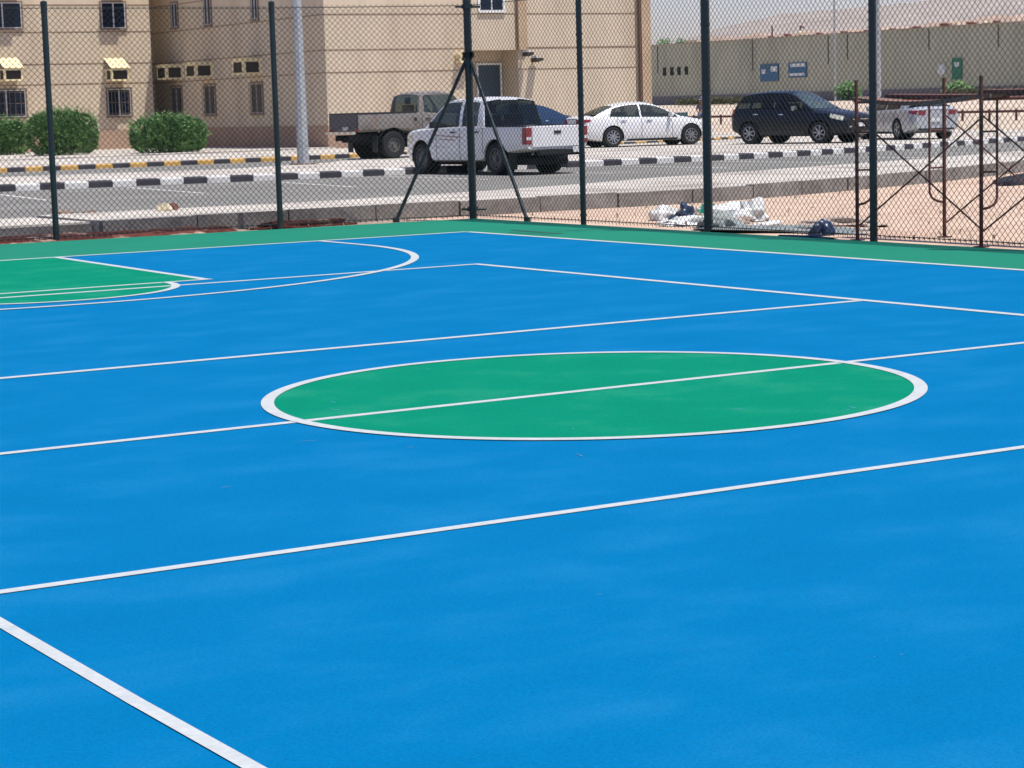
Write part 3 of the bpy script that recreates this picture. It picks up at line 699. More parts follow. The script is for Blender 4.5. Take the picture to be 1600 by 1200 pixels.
    def wheels(s):
        P = s.P; r = P['r']; wd_ = P.get('tw', .22)
        def wheel(): 
            pass
        proto = None
        for wx in (0, P['wb']):
            for sd in (-1, 1):
                w = bpy.data.objects.new('wheel', None); COL.objects.link(w); w.parent = s.root; w.location = (wx, sd*P['track'], r); w.rotation_euler = (0, 0, 0 if sd > 0 else pi); w.empty_display_size = .1
                if proto is None:
                    ri = r*P.get('rim', .66); h = wd_/2
                    mb = MB(); mb.lathe([(ri, -h), (ri+.01, -h), (r-.03, -h), (r-.008, -h+.03), (r, -h+.06), (r, h-.06), (r-.008, h-.03), (r-.03, h), (ri+.03, h+.004), (ri, h-.01), (ri-.01, h-.05)], (0, 0, 0), 'y', 36)
                    ty = mb.build('tyre', M['tyre'], w, local=True, smooth=35)
                    mb = MB()
                    if P.get('steel'):
                        mb.lathe([(ri, h-.012), (ri-.02, h-.008), (ri-.04, h-.05), (ri*.62, h-.03), (ri*.5, h-.05), (ri*.32, h-.04), (ri*.3, h+.01), (.001, h+.02)], (0, 0, 0), 'y', 30)
                        for k in range(8):
                            t = 2*pi*k/8; mb.use(M['steelrim']).use(M['under']); mb.lathe([(.022, 0), (.001, .003)], (ri*.78*cos(t), h-.036, ri*.78*sin(t)), 'y', 8); mb.use(M['steelrim'])
                    else:
                        mb.use(M['alloy']); mb.lathe([(ri, h-.012), (ri-.018, h-.006), (ri-.03, h-.05)], (0, 0, 0), 'y', 36)
                        ns = P.get('spokes', 10)
                        for k in range(ns):
                            t = 2*pi*k/ns; d = Vector((cos(t), 0, sin(t))); e_ = Vector((-sin(t), 0, cos(t)))
                            a_, b_ = d*.03, d*(ri-.015); wa, wb_ = .026, .016 if ns > 6 else .03
                            mb.add([a_+e_*wa+Vector((0, h-.02, 0)), a_-e_*wa+Vector((0, h-.02, 0)), b_-e_*wb_+Vector((0, h-.012, 0)), b_+e_*wb_+Vector((0, h-.012, 0)),
                                    a_+e_*wa+Vector((0, h-.06, 0)), a_-e_*wa+Vector((0, h-.06, 0)), b_-e_*wb_+Vector((0, h-.05, 0)), b_+e_*wb_+Vector((0, h-.05, 0))], [(0, 1, 2, 3), (0, 4, 5, 1), (3, 2, 6, 7), (1, 5, 6, 2), (0, 3, 7, 4)])
                        mb.lathe([(.05, h-.03), (.045, h-.005), (.001, h)], (0, 0, 0), 'y', 16)
                        mb.use(M['under']); mb.lathe([(ri-.01, h-.07), (.001, h-.07)], (0, 0, 0), 'y', 24)
                    rm = mb.build('rim', M['steelrim'], w, local=True, smooth=35); proto = (ty, rm)
                else:
                    for o in proto: c = o.copy(); COL.objects.link(c); c.parent = w
    def patch(s, name, m, x0, x1, z0, z1, sd, off=.006, nx=8, nz=4, sl=0., par=None, z0b=None, z1b=None):
        """a panel that follows the side of the body; sl leans it"""
        mb = MB(); vs = []
        for i in range(nx+1):
            tx = i/nx
            za = z0+(0 if z0b is None else (z0b-z0)*tx); zc = z1+(0 if z1b is None else (z1b-z1)*tx)
            for j in range(nz+1):
                z = za+(zc-za)*j/nz; x = x0+(x1-x0)*tx+sl*(z-za); vs.append((x, sd*(s.ys(x, z)+off), z))
        fs = [(i*(nz+1)+j, (i+1)*(nz+1)+j, (i+1)*(nz+1)+j+1, i*(nz+1)+j+1) for i in range(nx) for j in range(nz)]
        mb.add(vs, fs)
        # rim thickness
        n = len(vs); edge = [(i*(nz+1)) for i in range(nx+1)]+[nx*(nz+1)+j for j in range(1, nz+1)]+[i*(nz+1)+nz for i in range(nx-1, -1, -1)]+[j for j in range(nz-1, 0, -1)]
        b0 = len(mb.v); mb.v += [(vs[k][0], vs[k][1]-sd*(off+.01), vs[k][2]) for k in edge]
        for k in range(len(edge)): mb.f.append([edge[k], edge[(k+1) % len(edge)], b0+(k+1) % len(edge), b0+k]); mb.m.append(0)
        return mb.build(name, m, par or s.root, local=True, smooth=35)
    def pbox(s, name, m, *a, par=None):
        mb = MB(); mb.box(*a); o = mb.build(name, m, par or s.root, local=True)
        bm = bmesh.new(); bm.from_mesh(o.data); d = min(a[1]-a[0], a[3]-a[2], a[5]-a[4])
        bmesh.ops.bevel(bm, geom=bm.edges[:], offset=d*.25, segments=2, affect='EDGES'); bm.to_mesh(o.data); bm.free(); return o
    def details(s):
        P = s.P
        for sd in (-1, 1):
            for x in P['gaps']:
                zb = spl(P['bot'], x[0])+.06
                s.patch('door_gap', M['under'], x[0], x[0]+.014, zb if len(x) < 3 else x[2], spl(P['sho'], x[0])-.01, sd, .0025, 1, 12, x[1])
            for x in P['handles']: s.patch('door_handle', M[P.get('handlem', P['paint'])], x[0], x[0]+.17, x[1], x[1]+.035, sd, .03, 3, 1)
            if P.get('mirror'):
                x, z = P['mirror']; y = s.ys(x, z-.1)
                s.pbox('side_mirror', M[P.get('mirrorm', P['paint'])], x, x+.11, *(sorted((sd*(y-.02), sd*(y+.20)))), z-.02, z+.13)
            if P.get('sill'): s.patch('sill_trim', M[P.get('sillm', 'black')], .5, P['wb']-.5, spl(P['bot'], 1.4)+.005, spl(P['bot'], 1.4)+.075, sd, .012, 8, 2)
        if P.get('extra'): P['extra'](s)

def sedan_extra(s):
    P = s.P; xe_, xf = P['wid'][0][0], P['wid'][-1][0]
    for sd in (-1, 1):
        s.patch('tail_light', M['redl'], xe_+.005, xe_+.33, .80, .93, sd, .008, 8, 4, z0b=.86, z1b=.93)
        s.patch('headlight', M['clearl'], xf-.55, xf-.12, .66, .76, sd, .008, 8, 4, z0b=.58, z1b=.70)
        mb = MB(); mb.box(xe_-.012, xe_+.01, *sorted((sd*.40, sd*(P['wid'][0][1]-.06))), .78, .92); mb.build('tail_light', M['redl'], s.root, local=True)
    s.pbox('number_plate', M['plate'], xe_-.03, xe_-.005, -.26, .26, .56, .68)
    s.pbox('rear_bumper', M['black'], xe_-.015, xe_+.1, -.6, .6, .30, .38)
    s.pbox('grille', M['black'], xf-.03, xf+.012, -.42, .42, .48, .62)
    s.pbox('number_plate', M['plate'], xf, xf+.02, -.26, .26, .36, .46)
    mb = MB(); mb.box(xe_-.004, xe_+.02, -.62, .62, .935, .945); mb.build('trunk_gap', M['under'], s.root, local=True)

SED = dict(seats=(.55, 1.5), cat='sedan', wb=2.8, r=.335, track=.80, paint='pwhite', arch=.05,
 bot=[(-1.1, .36), (-.8, .27), (-.3, .2), (2.9, .18), (3.5, .22), (3.74, .34)],
 sho=[(-1.1, .90), (-.9, .955), (-.3, .965), (1.0, .94), (2.2, .90), (2.9, .84), (3.4, .74), (3.65, .66), (3.74, .58)],
 top=[(-1.1, .97), (-1.0, 1.03), (-.6, 1.06), (.0, 1.05), (2.2, 1.0), (2.45, .98), (3.1, .88), (3.55, .74), (3.74, .62)],
 wid=[(-1.1, .70), (-1.0, .79), (-.75, .86), (-.1, .905), (1.4, .915), (2.6, .90), (3.2, .85), (3.55, .76), (3.74, .60)],
 roof=[(-.72, .96), (-.45, 1.11), (-.1, 1.27), (.3, 1.385), (.75, 1.445), (1.15, 1.45), (1.5, 1.405), (1.9, 1.27), (2.3, 1.07), (2.52, .93)],
 tum=.5, pillars=[(1.02, .045, .0), (1.98, .0, 0)], sidex=(-.12, 2.3), ws=(1.62, 2.5), rw=(-.68, .12), rl=.55,
 gaps=[(.12, .3, .75), (1.0, .02), (2.12, -.05)], handles=[(.28, .84), (1.2, .83)], mirror=(1.98, .96), handlem='chrome', sill=True, spokes=10, wsglass='screen', extra=sedan_extra)

# white double-cab pickup, nose to the painted kerb
def hilux_extra(s):
    xe_ = -1.22
    for sd in (-1, 1):
        s.patch('tail_light', M['redl'], xe_+.0, xe_+.13, .70, 1.08, sd, .01, 3, 6)
        mb = MB(); mb.box(xe_-.02, xe_+.004, *sorted((sd*.74, sd*.885)), .70, 1.08); mb.build('tail_light', M['redl'], s.root, local=True)
        mb = MB(); mb.box(xe_-.024, xe_+.0, *sorted((sd*.745, sd*.88)), .80, .87); mb.build('reverse_lamp', M['plate'], s.root, local=True)
        s.patch('headlight', M['clearl'], 3.45, 3.9, .78, .95, sd, .008, 8, 4, z0b=.74, z1b=.90)
        s.pbox('mud_flap', M['black'], -.52, -.50, *sorted((sd*.62, sd*.86)), .12, .52)
    tg = s.pbox('tailgate', M['pwhite'], xe_-.035, xe_+.01, -.725, .725, .63, 1.10)
    s.pbox('handle', M['black'], xe_-.05, xe_-.03, -.1, .1, .93, 1.0, par=tg)
    s.pbox('rear_bumper', M['under'], xe_-.14, xe_-.01, -.62, .62, .43, .56)
    s.pbox('number_plate', M['plate'], xe_-.17, xe_-.145, -.66, -.34, .49, .62)
    s.pbox('hitch', M['under'], xe_-.1, xe_+.3, -.1, .1, .32, .45)
    mb = MB(); mb.box(-1.2, .37, -.80, .80, .68, .70); mb.build('bed_floor', M['under'], s.root, local=True)
    mb = MB()
    for sd in (-1, 1): mb.box(-1.2, .36, *sorted((sd*.80, sd*.87)), 1.105, 1.13)
    mb.box(-1.2, -1.1, -.8, .8, 1.10, 1.128); mb.build('bed_rail', M['black'], s.root, local=True)
    mb = MB(); mb.box(-.9, 3.8, -.55, .55, .22, .36); mb.tube((0, -.7, .37), (0, .7, .37), .06, 8); mb.tube((3.085, -.7, .37), (3.085, .7, .37), .05, 8); mb.build('chassis', M['under'], s.root, local=True)
    s.pbox('grille', M['black'], 4.0, 4.07, -.5, .5, .62, .9)
    # faded reddish side decal, crescents on the flank
    for sd in (-1, 1):
        s.patch('decal', mat('faded_decal', (.40, .26, .25), .5, var=.5, scale=9, fvar=.2), 1.35, 2.5, .86, .90, sd, .004, 14, 1, z0b=.93, z1b=.95)
        s.patch('decal', mat('faded_decal', (.4, .3, .3)), 1.6, 2.35, .80, .83, sd, .004, 10, 1, z0b=.84, z1b=.855)
        s.patch('decal', mat('scratch', (.30, .26, .26), .5), 1.9, 2.5, .64, .65, sd, .004, 8, 1, z0b=.66, z1b=.668)
HIL = dict(seats=(.95, 1.85), cat='pickup truck', wb=3.085, r=.375, track=.76, tw=.25, paint='pwhite', arch=.085, steel=True, boxy=True, flat=1, glassr='glassd',
 bot=[(-1.22, .58), (-.7, .52), (.45, .40), (.6, .31), (2.6, .30), (3.6, .31), (4.05, .38)],
 sho=[(-1.22, 1.10), (.38, 1.10), (.5, 1.11), (2.2, 1.09), (3.0, 1.05), (3.7, .98), (3.95, .90), (4.05, .80)],
 top=[(-1.22, 1.115), (.38, 1.115), (2.2, 1.13), (2.75, 1.15), (3.3, 1.12), (3.8, 1.02), (4.05, .86)],
 wid=[(-1.22, .885), (-1.15, .89), (0, .90), (2.0, .91), (3.1, .90), (3.6, .85), (3.9, .74), (4.05, .58)],
 roof=[(.42, 1.10), (.54, 1.60), (.60, 1.735), (.85, 1.785), (1.4, 1.80), (1.9, 1.79), (2.15, 1.74), (2.45, 1.53), (2.75, 1.29), (2.98, 1.09)],
 tum=.20, pillars=[(1.42, .05, -.02), (.62, .0, 0)], sidex=(.72, 2.75), ws=(2.14, 2.95), rw=(.40, .60), rwz=(1.10, 1.74), rail=.08, rlim=.03,
 gaps=[(.46, 0.), (1.40, -.02), (2.38, -.0)], handles=[(.62, .98), (1.58, .98)], mirror=(2.30, 1.13), mirrorm='black', bed=(-1.17, .36, .79, .66), handlem='black', extra=hilux_extra)
Car('pickup_truck', 'dirty white double-cab pickup parked nose to the striped kerb behind the fence corner', (20.28, 33.75, 0), -5, HIL)

# beige-grey single cab pickup seen from behind
def lc_extra(s):
    xe_ = -1.2; m = M['pgreyd']
    s.pbox('tailgate', m, xe_-.03, xe_+.01, -.78, .78, .90, 1.335)
    for sd in (-1, 1):
        s.pbox('tail_light', M['redl'], xe_-.03, xe_+.0, *sorted((sd*.62, sd*.84)), .80, .89)
        s.pbox('mud_flap', M['black'], -.58, -.56, *sorted((sd*.55, sd*.84)), .2, .7)
        s.patch('fuel_flap', M['under'], 0.72, .82, 1.08, 1.18, sd, .004, 2, 2)
        s.patch('side_panel', M['reveal'], -.75, -.62, .95, 1.26, sd, .004, 2, 2)
        s.pbox('bed_rail', M['black'], -1.2, .85, *sorted((sd*.76, sd*.845)), 1.325, 1.365)
    s.pbox('rear_bumper', M['chrome'], xe_-.17, xe_-.06, -.8, .8, .74, .82)
    s.pbox('number_plate', M['plate'], xe_-.05, xe_-.025, -.3, .0, .86, .96)
    s.pbox('front_bumper', M['chrome'], 4.05, 4.2, -.85, .85, .5, .68)
    mb = MB(); mb.box(-1.25, 3.9, -.42, -.3, .55, .72); mb.box(-1.25, 3.9, .3, .42, .55, .72)
    for x in (0, 3.18): mb.tube((x, -.75, .4), (x, .75, .4), .07, 8); mb.lathe([(.001, -.14), (.16, -.1), (.16, .1), (.001, .14)], (x, 0, .4), 'y', 14)
    mb.box(-1.1, -.9, -.3, .3, .5, .62); mb.tube((.5, -.5, .5), (1.4, -.5, .5), .13, 10); mb.build('chassis', M['under'], s.root, local=True)
    mb = MB(); mb.box(-.7, -.3, -.25, .25, .42, .7); mb.tube((-.75, -.36, .62), (-.45, -.36, .45), .04, 8); mb.build('spare_wheel', M['under'], s.root, local=True)
    mb = MB(); mb.box(-1.14, .83, -.75, .75, .905, .92); mb.build('bed_floor', M['under'], s.root, local=True)
LC = dict(seats=(1.3,), cat='pickup truck', wb=3.18, r=.40, track=.73, tw=.25, rim=.52, paint='pgrey', arch=.11, steel=True, boxy=True, flat=1, glassr='glass',
 bot=[(-1.2, .80), (.6, .80), (1.0, .60), (2.9, .58), (3.6, .62), (4.12, .68)],
 sho=[(-1.2, 1.32), (1.0, 1.32), (1.4, 1.28), (2.6, 1.22), (3.6, 1.18), (4.0, 1.12), (4.12, 1.0)],
 top=[(-1.2, 1.332), (1.0, 1.332), (1.5, 1.33), (2.6, 1.34), (3.4, 1.28), (4.0, 1.2), (4.12, 1.05)],
 wid=[(-1.2, .845), (0, .85), (2.0, .86), (3.3, .85), (3.9, .8), (4.12, .76)],
 roof=[(.90, 1.30), (.96, 1.68), (1.02, 1.86), (1.2, 1.92), (2.0, 1.93), (2.22, 1.88), (2.45, 1.60), (2.7, 1.24)],
 tum=.14, pillars=[(.90, .0, 0)], sidex=(1.12, 2.45), ws=(2.20, 2.68), rw=(.88, 1.02), rwz=(1.38, 1.84), rail=.09,
 gaps=[(1.0, 0.), (2.2, 0.)], handles=[(1.12, 1.12)], mirror=(2.3, 1.3), mirrorm='black', bed=(-1.15, .84, .77, .90), handlem='black', extra=lc_extra)
p = G(613, 247.5, .15)
LCt = Car('pickup_truck', 'beige-grey single-cab pickup with open bed, seen from behind beside the building corner', (p.x, p.y+.8, .145), 86, LC)

Car('sedan', 'shiny white sedan with ten-spoke wheels in the middle, nose pointing right', (33.5, 50.4, .145), 101, SED)
Sd = dict(SED); Sd.update(paint='psilver', glass='glassd', spokes=5)
p = depth_pt(1441, 71)
Car('sedan', 'pale silver sedan seen from behind through the rusty scaffold', (p.x, p.y, .145), 17, Sd)
Sd = dict(SED); Sd.update(paint='pblue', glass='pblue', spokes=5)
bc = Car('sedan', 'dark blue car mostly hidden behind the white pickup, only its sloping rear glass showing', (33.6, 54.6, .145), 262, Sd); bc.root.scale = (1, 1, 1.05)

def suv_extra(s):
    xe_, xf = -.86*.86, 3.5
    for sd in (-1, 1):
        s.patch('headlight', M['clearl'], xf-.50, xf-.10, .80, .93, sd, .010, 8, 4, z0b=.70, z1b=.84)
        s.patch('tail_light', M['redl'], xe_+.01, xe_+.16, .95, 1.12, sd, .01, 3, 4)
        s.pbox('fog_lamp', M['chrome'], xf-.04, xf+.012, *sorted((sd*.42, sd*.58)), .46, .54)
        s.patch('cladding', M['black'], .45, 2.1, .27, .40, sd, .012, 8, 2)
    s.pbox('grille', M['black'], xf-.02, xf+.02, -.45, .45, .66, .80)
    s.pbox('grille_bar', M['chrome'], xf+.018, xf+.034, -.44, .44, .715, .745)
    s.pbox('bumper_intake', M['under'], xf-.02, xf+.022, -.5, .5, .36, .5)
    s.pbox('number_plate', M['plate'], xf+.02, xf+.045, -.13, .19, .50, .62)
SUV = dict(seats=(.35, 1.35), cat='suv', wb=2.62, r=.345, track=.79, tw=.23, paint='pnavy', arch=.055, glass='glassd', spokes=7, handlem='chrome', mirrorm='chrome', wsglass='screen',
 bot=[(-.86, .42), (-.5, .30), (0, .25), (2.6, .23), (3.3, .26), (3.5, .36)],
 sho=[(-.86, 1.05), (-.6, 1.10), (.5, 1.06), (1.8, 1.01), (2.4, .97), (3.0, .90), (3.35, .82), (3.5, .72)],
 top=[(-.86, 1.09), (-.6, 1.13), (1.8, 1.09), (2.3, 1.08), (2.9, 1.00), (3.3, .90), (3.5, .76)],
 wid=[(-.86, .78), (-.7, .86), (-.2, .90), (1.3, .91), (2.6, .90), (3.15, .85), (3.4, .76), (3.5, .64)],
 roof=[(-.82, 1.08), (-.66, 1.36), (-.45, 1.56), (-.1, 1.63), (.6, 1.665), (1.1, 1.65), (1.4, 1.60), (1.75, 1.42), (2.15, 1.17), (2.34, 1.04)],
 tum=.42, pillars=[(.98, .05, 0.), (.0, .05, .1)], sidex=(-.5, 2.15), ws=(1.42, 2.32), rw=(-.80, -.5),
 gaps=[(.06, .1), (.98, 0.), (1.98, -.05)], handles=[(.2, .93), (1.15, .91)], mirror=(1.72, 1.06), extra=suv_extra)
for k_ in ('bot', 'sho', 'top', 'wid', 'roof'): SUV[k_] = [(x*.86 if x < 0 else x, v) for x, v in SUV[k_]]
SUV['rw'] = (-.70, -.43)
sv = Car('suv', 'dark navy compact SUV parked nose outwards, right of the white sedan', (37.35, 46.62, .145), 165, SUV); sv.root.scale = (1.05, 1.03, 1.0)

# ------------------------------------------------------------------ lamp posts
def lamp_post(label, x, y, z, r0_, r1_, h, arm=True):
    t = thing('lamp_post', label, 'lamp post', (x, y, z), 0, 'street lamp posts')
    mb = MB(); mb.tube((x, y, z-.05), (x, y, z+h), r0_, 8, r1_); mb.build('pole', M['galv'], t)
    mb = MB(); mb.box(x-r0_*1.7, x+r0_*1.7, y-r0_*1.7, y+r0_*1.7, z-.04, z+.03)
    for sx in (-1, 1):
        for sy in (-1, 1): mb.tube((x+sx*r0_*1.35, y+sy*r0_*1.35, z+.02), (x+sx*r0_*1.35, y+sy*r0_*1.35, z+.1), .018, 6)
    mb.build('base_plate', M['reveal'], t)
    if arm:
        mb = MB(); mb.path([(x, y, z+h-.02), (x+.3, y, z+h+.35), (x+1.4, y, z+h+.5)], .035, 8); a_ = mb.build('arm', M['galv'], t)
        mb = MB(); mb.box(x+1.35, x+1.95, y-.14, y+.14, z+h+.42, z+h+.54); mb.build('lamp_head', M['winframe'], a_)
p = G(474, 257, .145)
lamp_post('thick galvanised octagonal lamp post on the median, left of the grey pickup', p.x, p.y, .145, .165, .075, 9.)
p = depth_pt(1372, 104); lamp_post('grey lamp post in the distance, just right of a fence post', p.x, p.y, ground_h(p.x, p.y), .16, .09, 11)
p = depth_pt(1305, 128); lamp_post('thin pale lamp post in front of the perimeter wall beyond the black SUV', p.x, p.y, ground_h(p.x, p.y), .07, .05, 9)
# ------------------------------------------------------------------ perimeter wall and what is on it
def wp(u, extra=0.):                    # point of wall line seen at image column u
    d = ray(u, 160); d = Vector((d.x, d.y, 0)); o = Vector((CX, CY, 0)); n_ = wn
    return o+d*(((W0+wn*extra)-o).dot(n_)/d.dot(n_))
pw_ = thing('perimeter_wall', 'long olive-grey perimeter wall behind the parked cars', 'wall', (W0.x, W0.y, 1.3))
def wallbox(mb, a, b, z0, z1, t0, t1):   # along the wall between plan points a,b; t = offset toward camera
    p = [a+wn*t1, b+wn*t1, b+wn*t0, a+wn*t0]; mb.prism([(q.x, q.y) for q in p], z0, z1)
A0 = W0-wd*70; A1 = W0+wd*150
ztop = 1.58+85*150/FPX
mb = MB(); wallbox(mb, A0, A1, .2, ztop, -.3, 0); mb.build('wall_panel', M['pwall'], pw_)
mb = MB(); wallbox(mb, A0, A1, .2, 1.93, 0, .06); mb.build('plinth', M['pwalld'], pw_)
mb = MB(); wallbox(mb, A0, A1, ztop, ztop+.1, -.36, .05); mb.build('coping', mat('pale_coping', (.42, .36, .28), .9, var=.3, scale=.5), pw_)
mb = MB()
for u in (1029, 1177, 1295, 1325, 1452, 1560):
    a = wp(u); l = random.uniform(.8, 2.2); wallbox(mb, a-wd*.05, a+wd*.05, ztop-l, ztop-.02, 0, .012)
mb.build('stain', mat('dark_stain', (.075, .075, .055), .9), pw_)
for u in (1039.5, 1051, 1062, 1073.5):
    a = wp(u); mb = MB(); wallbox(mb, a-wd*.17, a+wd*.17, 3.32, 3.86, .0, .03); mb.build('vent_opening', M['hole'], pw_)
def wallsign(label, u0, u1, v0, v1, m, marks=None, shape='box'):
    a, b = wp(u0, .1), wp(u1, .1); c = (a+b)/2; dd = (c-Vector((CX, CY, 0))).length
    dp = dd*ray((u0+u1)/2, 160).normalized().dot(fw)
    hz = lambda v, u: CZ+(ray(u, v).z/Vector((ray(u, v).x, ray(u, v).y)).length)*dd
    z0, z1 = hz(v1, (u0+u1)/2), hz(v0, (u0+u1)/2)
    t = thing('wall_sign', label, 'sign', (c.x, c.y, z0))
    mb = MB()
    if shape == 'box': wallbox(mb, a-wn*.1, b-wn*.1, z0, z1, .02, .09)
    else:
        r = (z1-z0)/2; o = c-wn*.1; n_ = 20
        f_ = [o+wn*.09+wd*(r*cos(2*pi*i/n_))+Vector((0, 0, (z0+z1)/2+r*sin(2*pi*i/n_))) for i in range(n_)]; k_ = [q-wn*.07 for q in f_]
        mb.add(f_+k_, [list(range(n_)), list(range(n_, 2*n_))[::-1]]+[(i, (i+1) % n_, n_+(i+1) % n_, n_+i) for i in range(n_)])
    mb.build('board', m, t)
    if marks:
        for (s0, s1, q0, q1, mm) in marks:
            mb = MB(); wallbox(mb, a-wn*.1+(b-a)*s0, a-wn*.1+(b-a)*s1, z0+(z1-z0)*q0, z0+(z1-z0)*q1, .09, .1); mb.build('mark', mm, t)
wallsign('square blue board with pale patches on the far wall above the SUV roof', 1188, 1216, 100, 127, M['sigblue'], [(.1, .3, .45, .7, M['sigwhite']), (.6, .95, .55, .85, M['sigwhite']), (.35, .55, .75, .95, M['teal'])])
wallsign('blue and white striped board on the far wall, right of the square blue one', 1232, 1260, 98, 121, M['sigblue'], [(.12, .95, .72, .95, M['sigwhite']), (.05, .9, .12, .3, M['sigwhite'])])
wallsign('upright green board with a pale emblem on the far wall', 1487, 1502, 91, 124, M['siggreen'], [(.3, .75, .6, .82, M['sigwhite'])])
wallsign('round whitish disc on the far wall left of the green board', 1462, 1479, 100, 117, M['sigwhite'], shape='disc')
# low pipe barrier in front of the wall
br = thing('pipe_barrier', 'low dark barrier of two horizontal pipes in front of the far wall', 'barrier', tuple(wp(1300, 24)))
for z in (.28, .80):
    mb = MB(); a, b = wp(1000, 24), wp(1760, 24); mb.tube((a.x, a.y, z), (b.x, b.y, z), .055, 6); mb.build('rail', M['rust'], br)
for k in range(19):
    a = wp(1000+42*k, 24); mb = MB(); mb.tube((a.x, a.y, -.1), (a.x, a.y, .9), .05, 6); mb.build('post', M['rust'], br)
# dry clipped hedge strip at the foot of the wall
def tuft_mass(mb, a, b, n, w, h, rnd, leaf=.14):
    for k in range(n):
        t = rnd.random(); c = a+(b-a)*t+wn*rnd.uniform(-w, w); z = ground_h(c.x, c.y)
        p = Vector((c.x, c.y, z+rnd.random()*h)); d = Vector((rnd.gauss(0, 1), rnd.gauss(0, 1), abs(rnd.gauss(0, 1)))).normalized(); s_ = d.cross(Vector((rnd.gauss(0, 1), rnd.gauss(0, 1), rnd.gauss(0, 1)))).normalized()
        L_ = leaf*rnd.uniform(.6, 1.3); mb.add([p, p+d*L_*.5+s_*L_*.22, p+d*L_, p+d*L_*.5-s_*L_*.22], [(0, 1, 2, 3)])
rnd = random.Random(5)
mb = MB(); tuft_mass(mb, wp(1062, 9), wp(1165, 9), 5000, .5, .35, rnd); tuft_mass(mb, wp(1480, 8), wp(1640, 8), 8000, .5, .4, rnd)
o = mb.build('ground_cover', mat('dry_hedge', (.10, .105, .05), .8, var=.3), None); tag(o, kind='stuff')
o['label'] = 'low olive ground cover along the foot of the far wall'
def bush(label, u, off, w, h, n, seed):
    rnd = random.Random(seed); c = wp(u, off); z0 = ground_h(c.x, c.y) if off > 0 else ztop-.3
    mb = MB()
    for k in range(n):
        d = Vector((rnd.gauss(0, 1), rnd.gauss(0, 1), rnd.gauss(0, 1))).normalized()*(rnd.random()**.4); p = Vector((c.x+d.x*w, c.y+d.y*w, z0+h*.5+d.z*h*.5))
        q = Vector((rnd.gauss(0, 1), rnd.gauss(0, 1), rnd.gauss(0, 1))).normalized(); s_ = q.orthogonal().normalized(); L_ = rnd.uniform(.12, .25)
        mb.add([p, p+q*L_*.5+s_*.05, p+q*L_, p+q*L_*.5-s_*.05], [(0, 1, 2, 3)])
    t = thing('bush', label, 'bush', (c.x, c.y, z0), 0, 'small bushes by the far wall'); mb.build('foliage', M['leaf'], t)
    mb = MB(); mb.tube((c.x, c.y, z0-.1), (c.x, c.y, z0+h*.6), .04, 6, .015); mb.build('stem', M['stem'], t)
bush('small green bush in front of the far wall right of the SUV windscreen', 1326, 6, .8, 1.1, 900, 1)
bush('low green bush beyond the scaffold below the green board', 1497, 6, .8, .9, 900, 2)
bush('scrubby plant showing above the left end of the far wall', 1040, -4, .6, 1.0, 350, 3)
bush('thin plant showing above the wall left of the cream block', 1066, -4, .5, .9, 250, 4)

# berm, hill and far plateau beyond the wall
def ridge(name, prof, depth, thick, m, base=0., rough=.3, seed=1, nsub=6):
    rnd = random.Random(seed); mb = MB(); pts = []
    for (a, b) in zip(prof, prof[1:]):
        for k in range(nsub): t = k/nsub; pts.append((a[0]+(b[0]-a[0])*t, a[1]+(b[1]-a[1])*t, a[2]+(b[2]-a[2])*t))
    pts.append(prof[-1]); rows = 7
    for (u, v, dep) in pts:
        c = depth_pt(u, dep); d2 = c-Vector((CX, CY, 0)); dist = d2.length; ht = CZ+ray(u, v).z/Vector((ray(u, v).x, ray(u, v).y)).length*dist; d2.normalize()
        for r in range(rows):
            t = r/(rows-1); q = c-d2*thick*(1-t); z = base+(ht-base)*(t**.75)+(rnd.uniform(-rough, rough)*(1 if 0 < r < rows-1 else .5 if r else 0)); mb.v.append((q.x, q.y, z))
        q = c+d2*thick; mb.v.append((q.x, q.y, base))
    R_ = rows+1
    for i in range(len(pts)-1):
        for r in range(R_-1): mb.f.append([i*R_+r, (i+1)*R_+r, (i+1)*R_+r+1, i*R_+r+1]); mb.m.append(0)
    struct(name, mb, m, smooth=50)
ridge('hill', [(980, 78, 620), (1060, 66, 620), (1120, 45, 600), (1222, 22, 600), (1330, 13, 600), (1480, -2, 600), (1620, -14, 580), (1900, -25, 560), (2300, 0, 560)], 600, 130, M['hill'], -2, .35, 2, 8)
ridge('sand_berm', [(1040, 72, 230), (1100, 60, 225), (1180, 54, 215), (1300, 48, 205), (1440, 38, 195), (1560, 26, 185), (1700, 18, 175), (2000, 10, 160)], 200, 16, M['berm'], 0, .25, 4, 8)
# rubble, blocks and posts lying on top of the berm
rnd = random.Random(11)
def chunk(name, label, cat, u, v, dep, w, h, m, seed, group):
    rnd = random.Random(seed); c = wp(u, -.16); z = ztop+.1+h*.6
    mb = MB(); vs = []
    bm = bmesh.new(); bmesh.ops.create_icosphere(bm, subdivisions=1, radius=1)
    vs = [(c.x+p.co.x*w*rnd.uniform(.7, 1.2), c.y+p.co.y*w*.6*rnd.uniform(.7, 1.2), z+p.co.z*h*rnd.uniform(.7, 1.1)) for p in bm.verts]; fs = [[q.index for q in f.verts] for f in bm.faces]; bm.free()
    mb.add(vs, fs)
    t = thing(name, label, cat, (c.x, c.y, z), 0, group); mb.build('lump', m, t)
RUB = [(1205, 62, .35, .12, 'red flat'), (1232, 58, .5, .25, 'dark red'), (1252, 57, .35, .4, 'pinkish'), (1280, 60, .4, .14, 'flat dark'), (1320, 54, .5, .13, 'flat brown'), (1355, 51, .4, .1, 'thin brown'), (1395, 47, .4, .1, 'thin dark'), (1432, 44, .6, .15, 'brown'), (1476, 38, .6, .26, 'dark'), (1488, 36, .35, .3, 'cream'), (1518, 36, .5, .2, 'brown'), (1540, 34, .4, .18, 'pale'), (1558, 33, .5, .18, 'dark')]
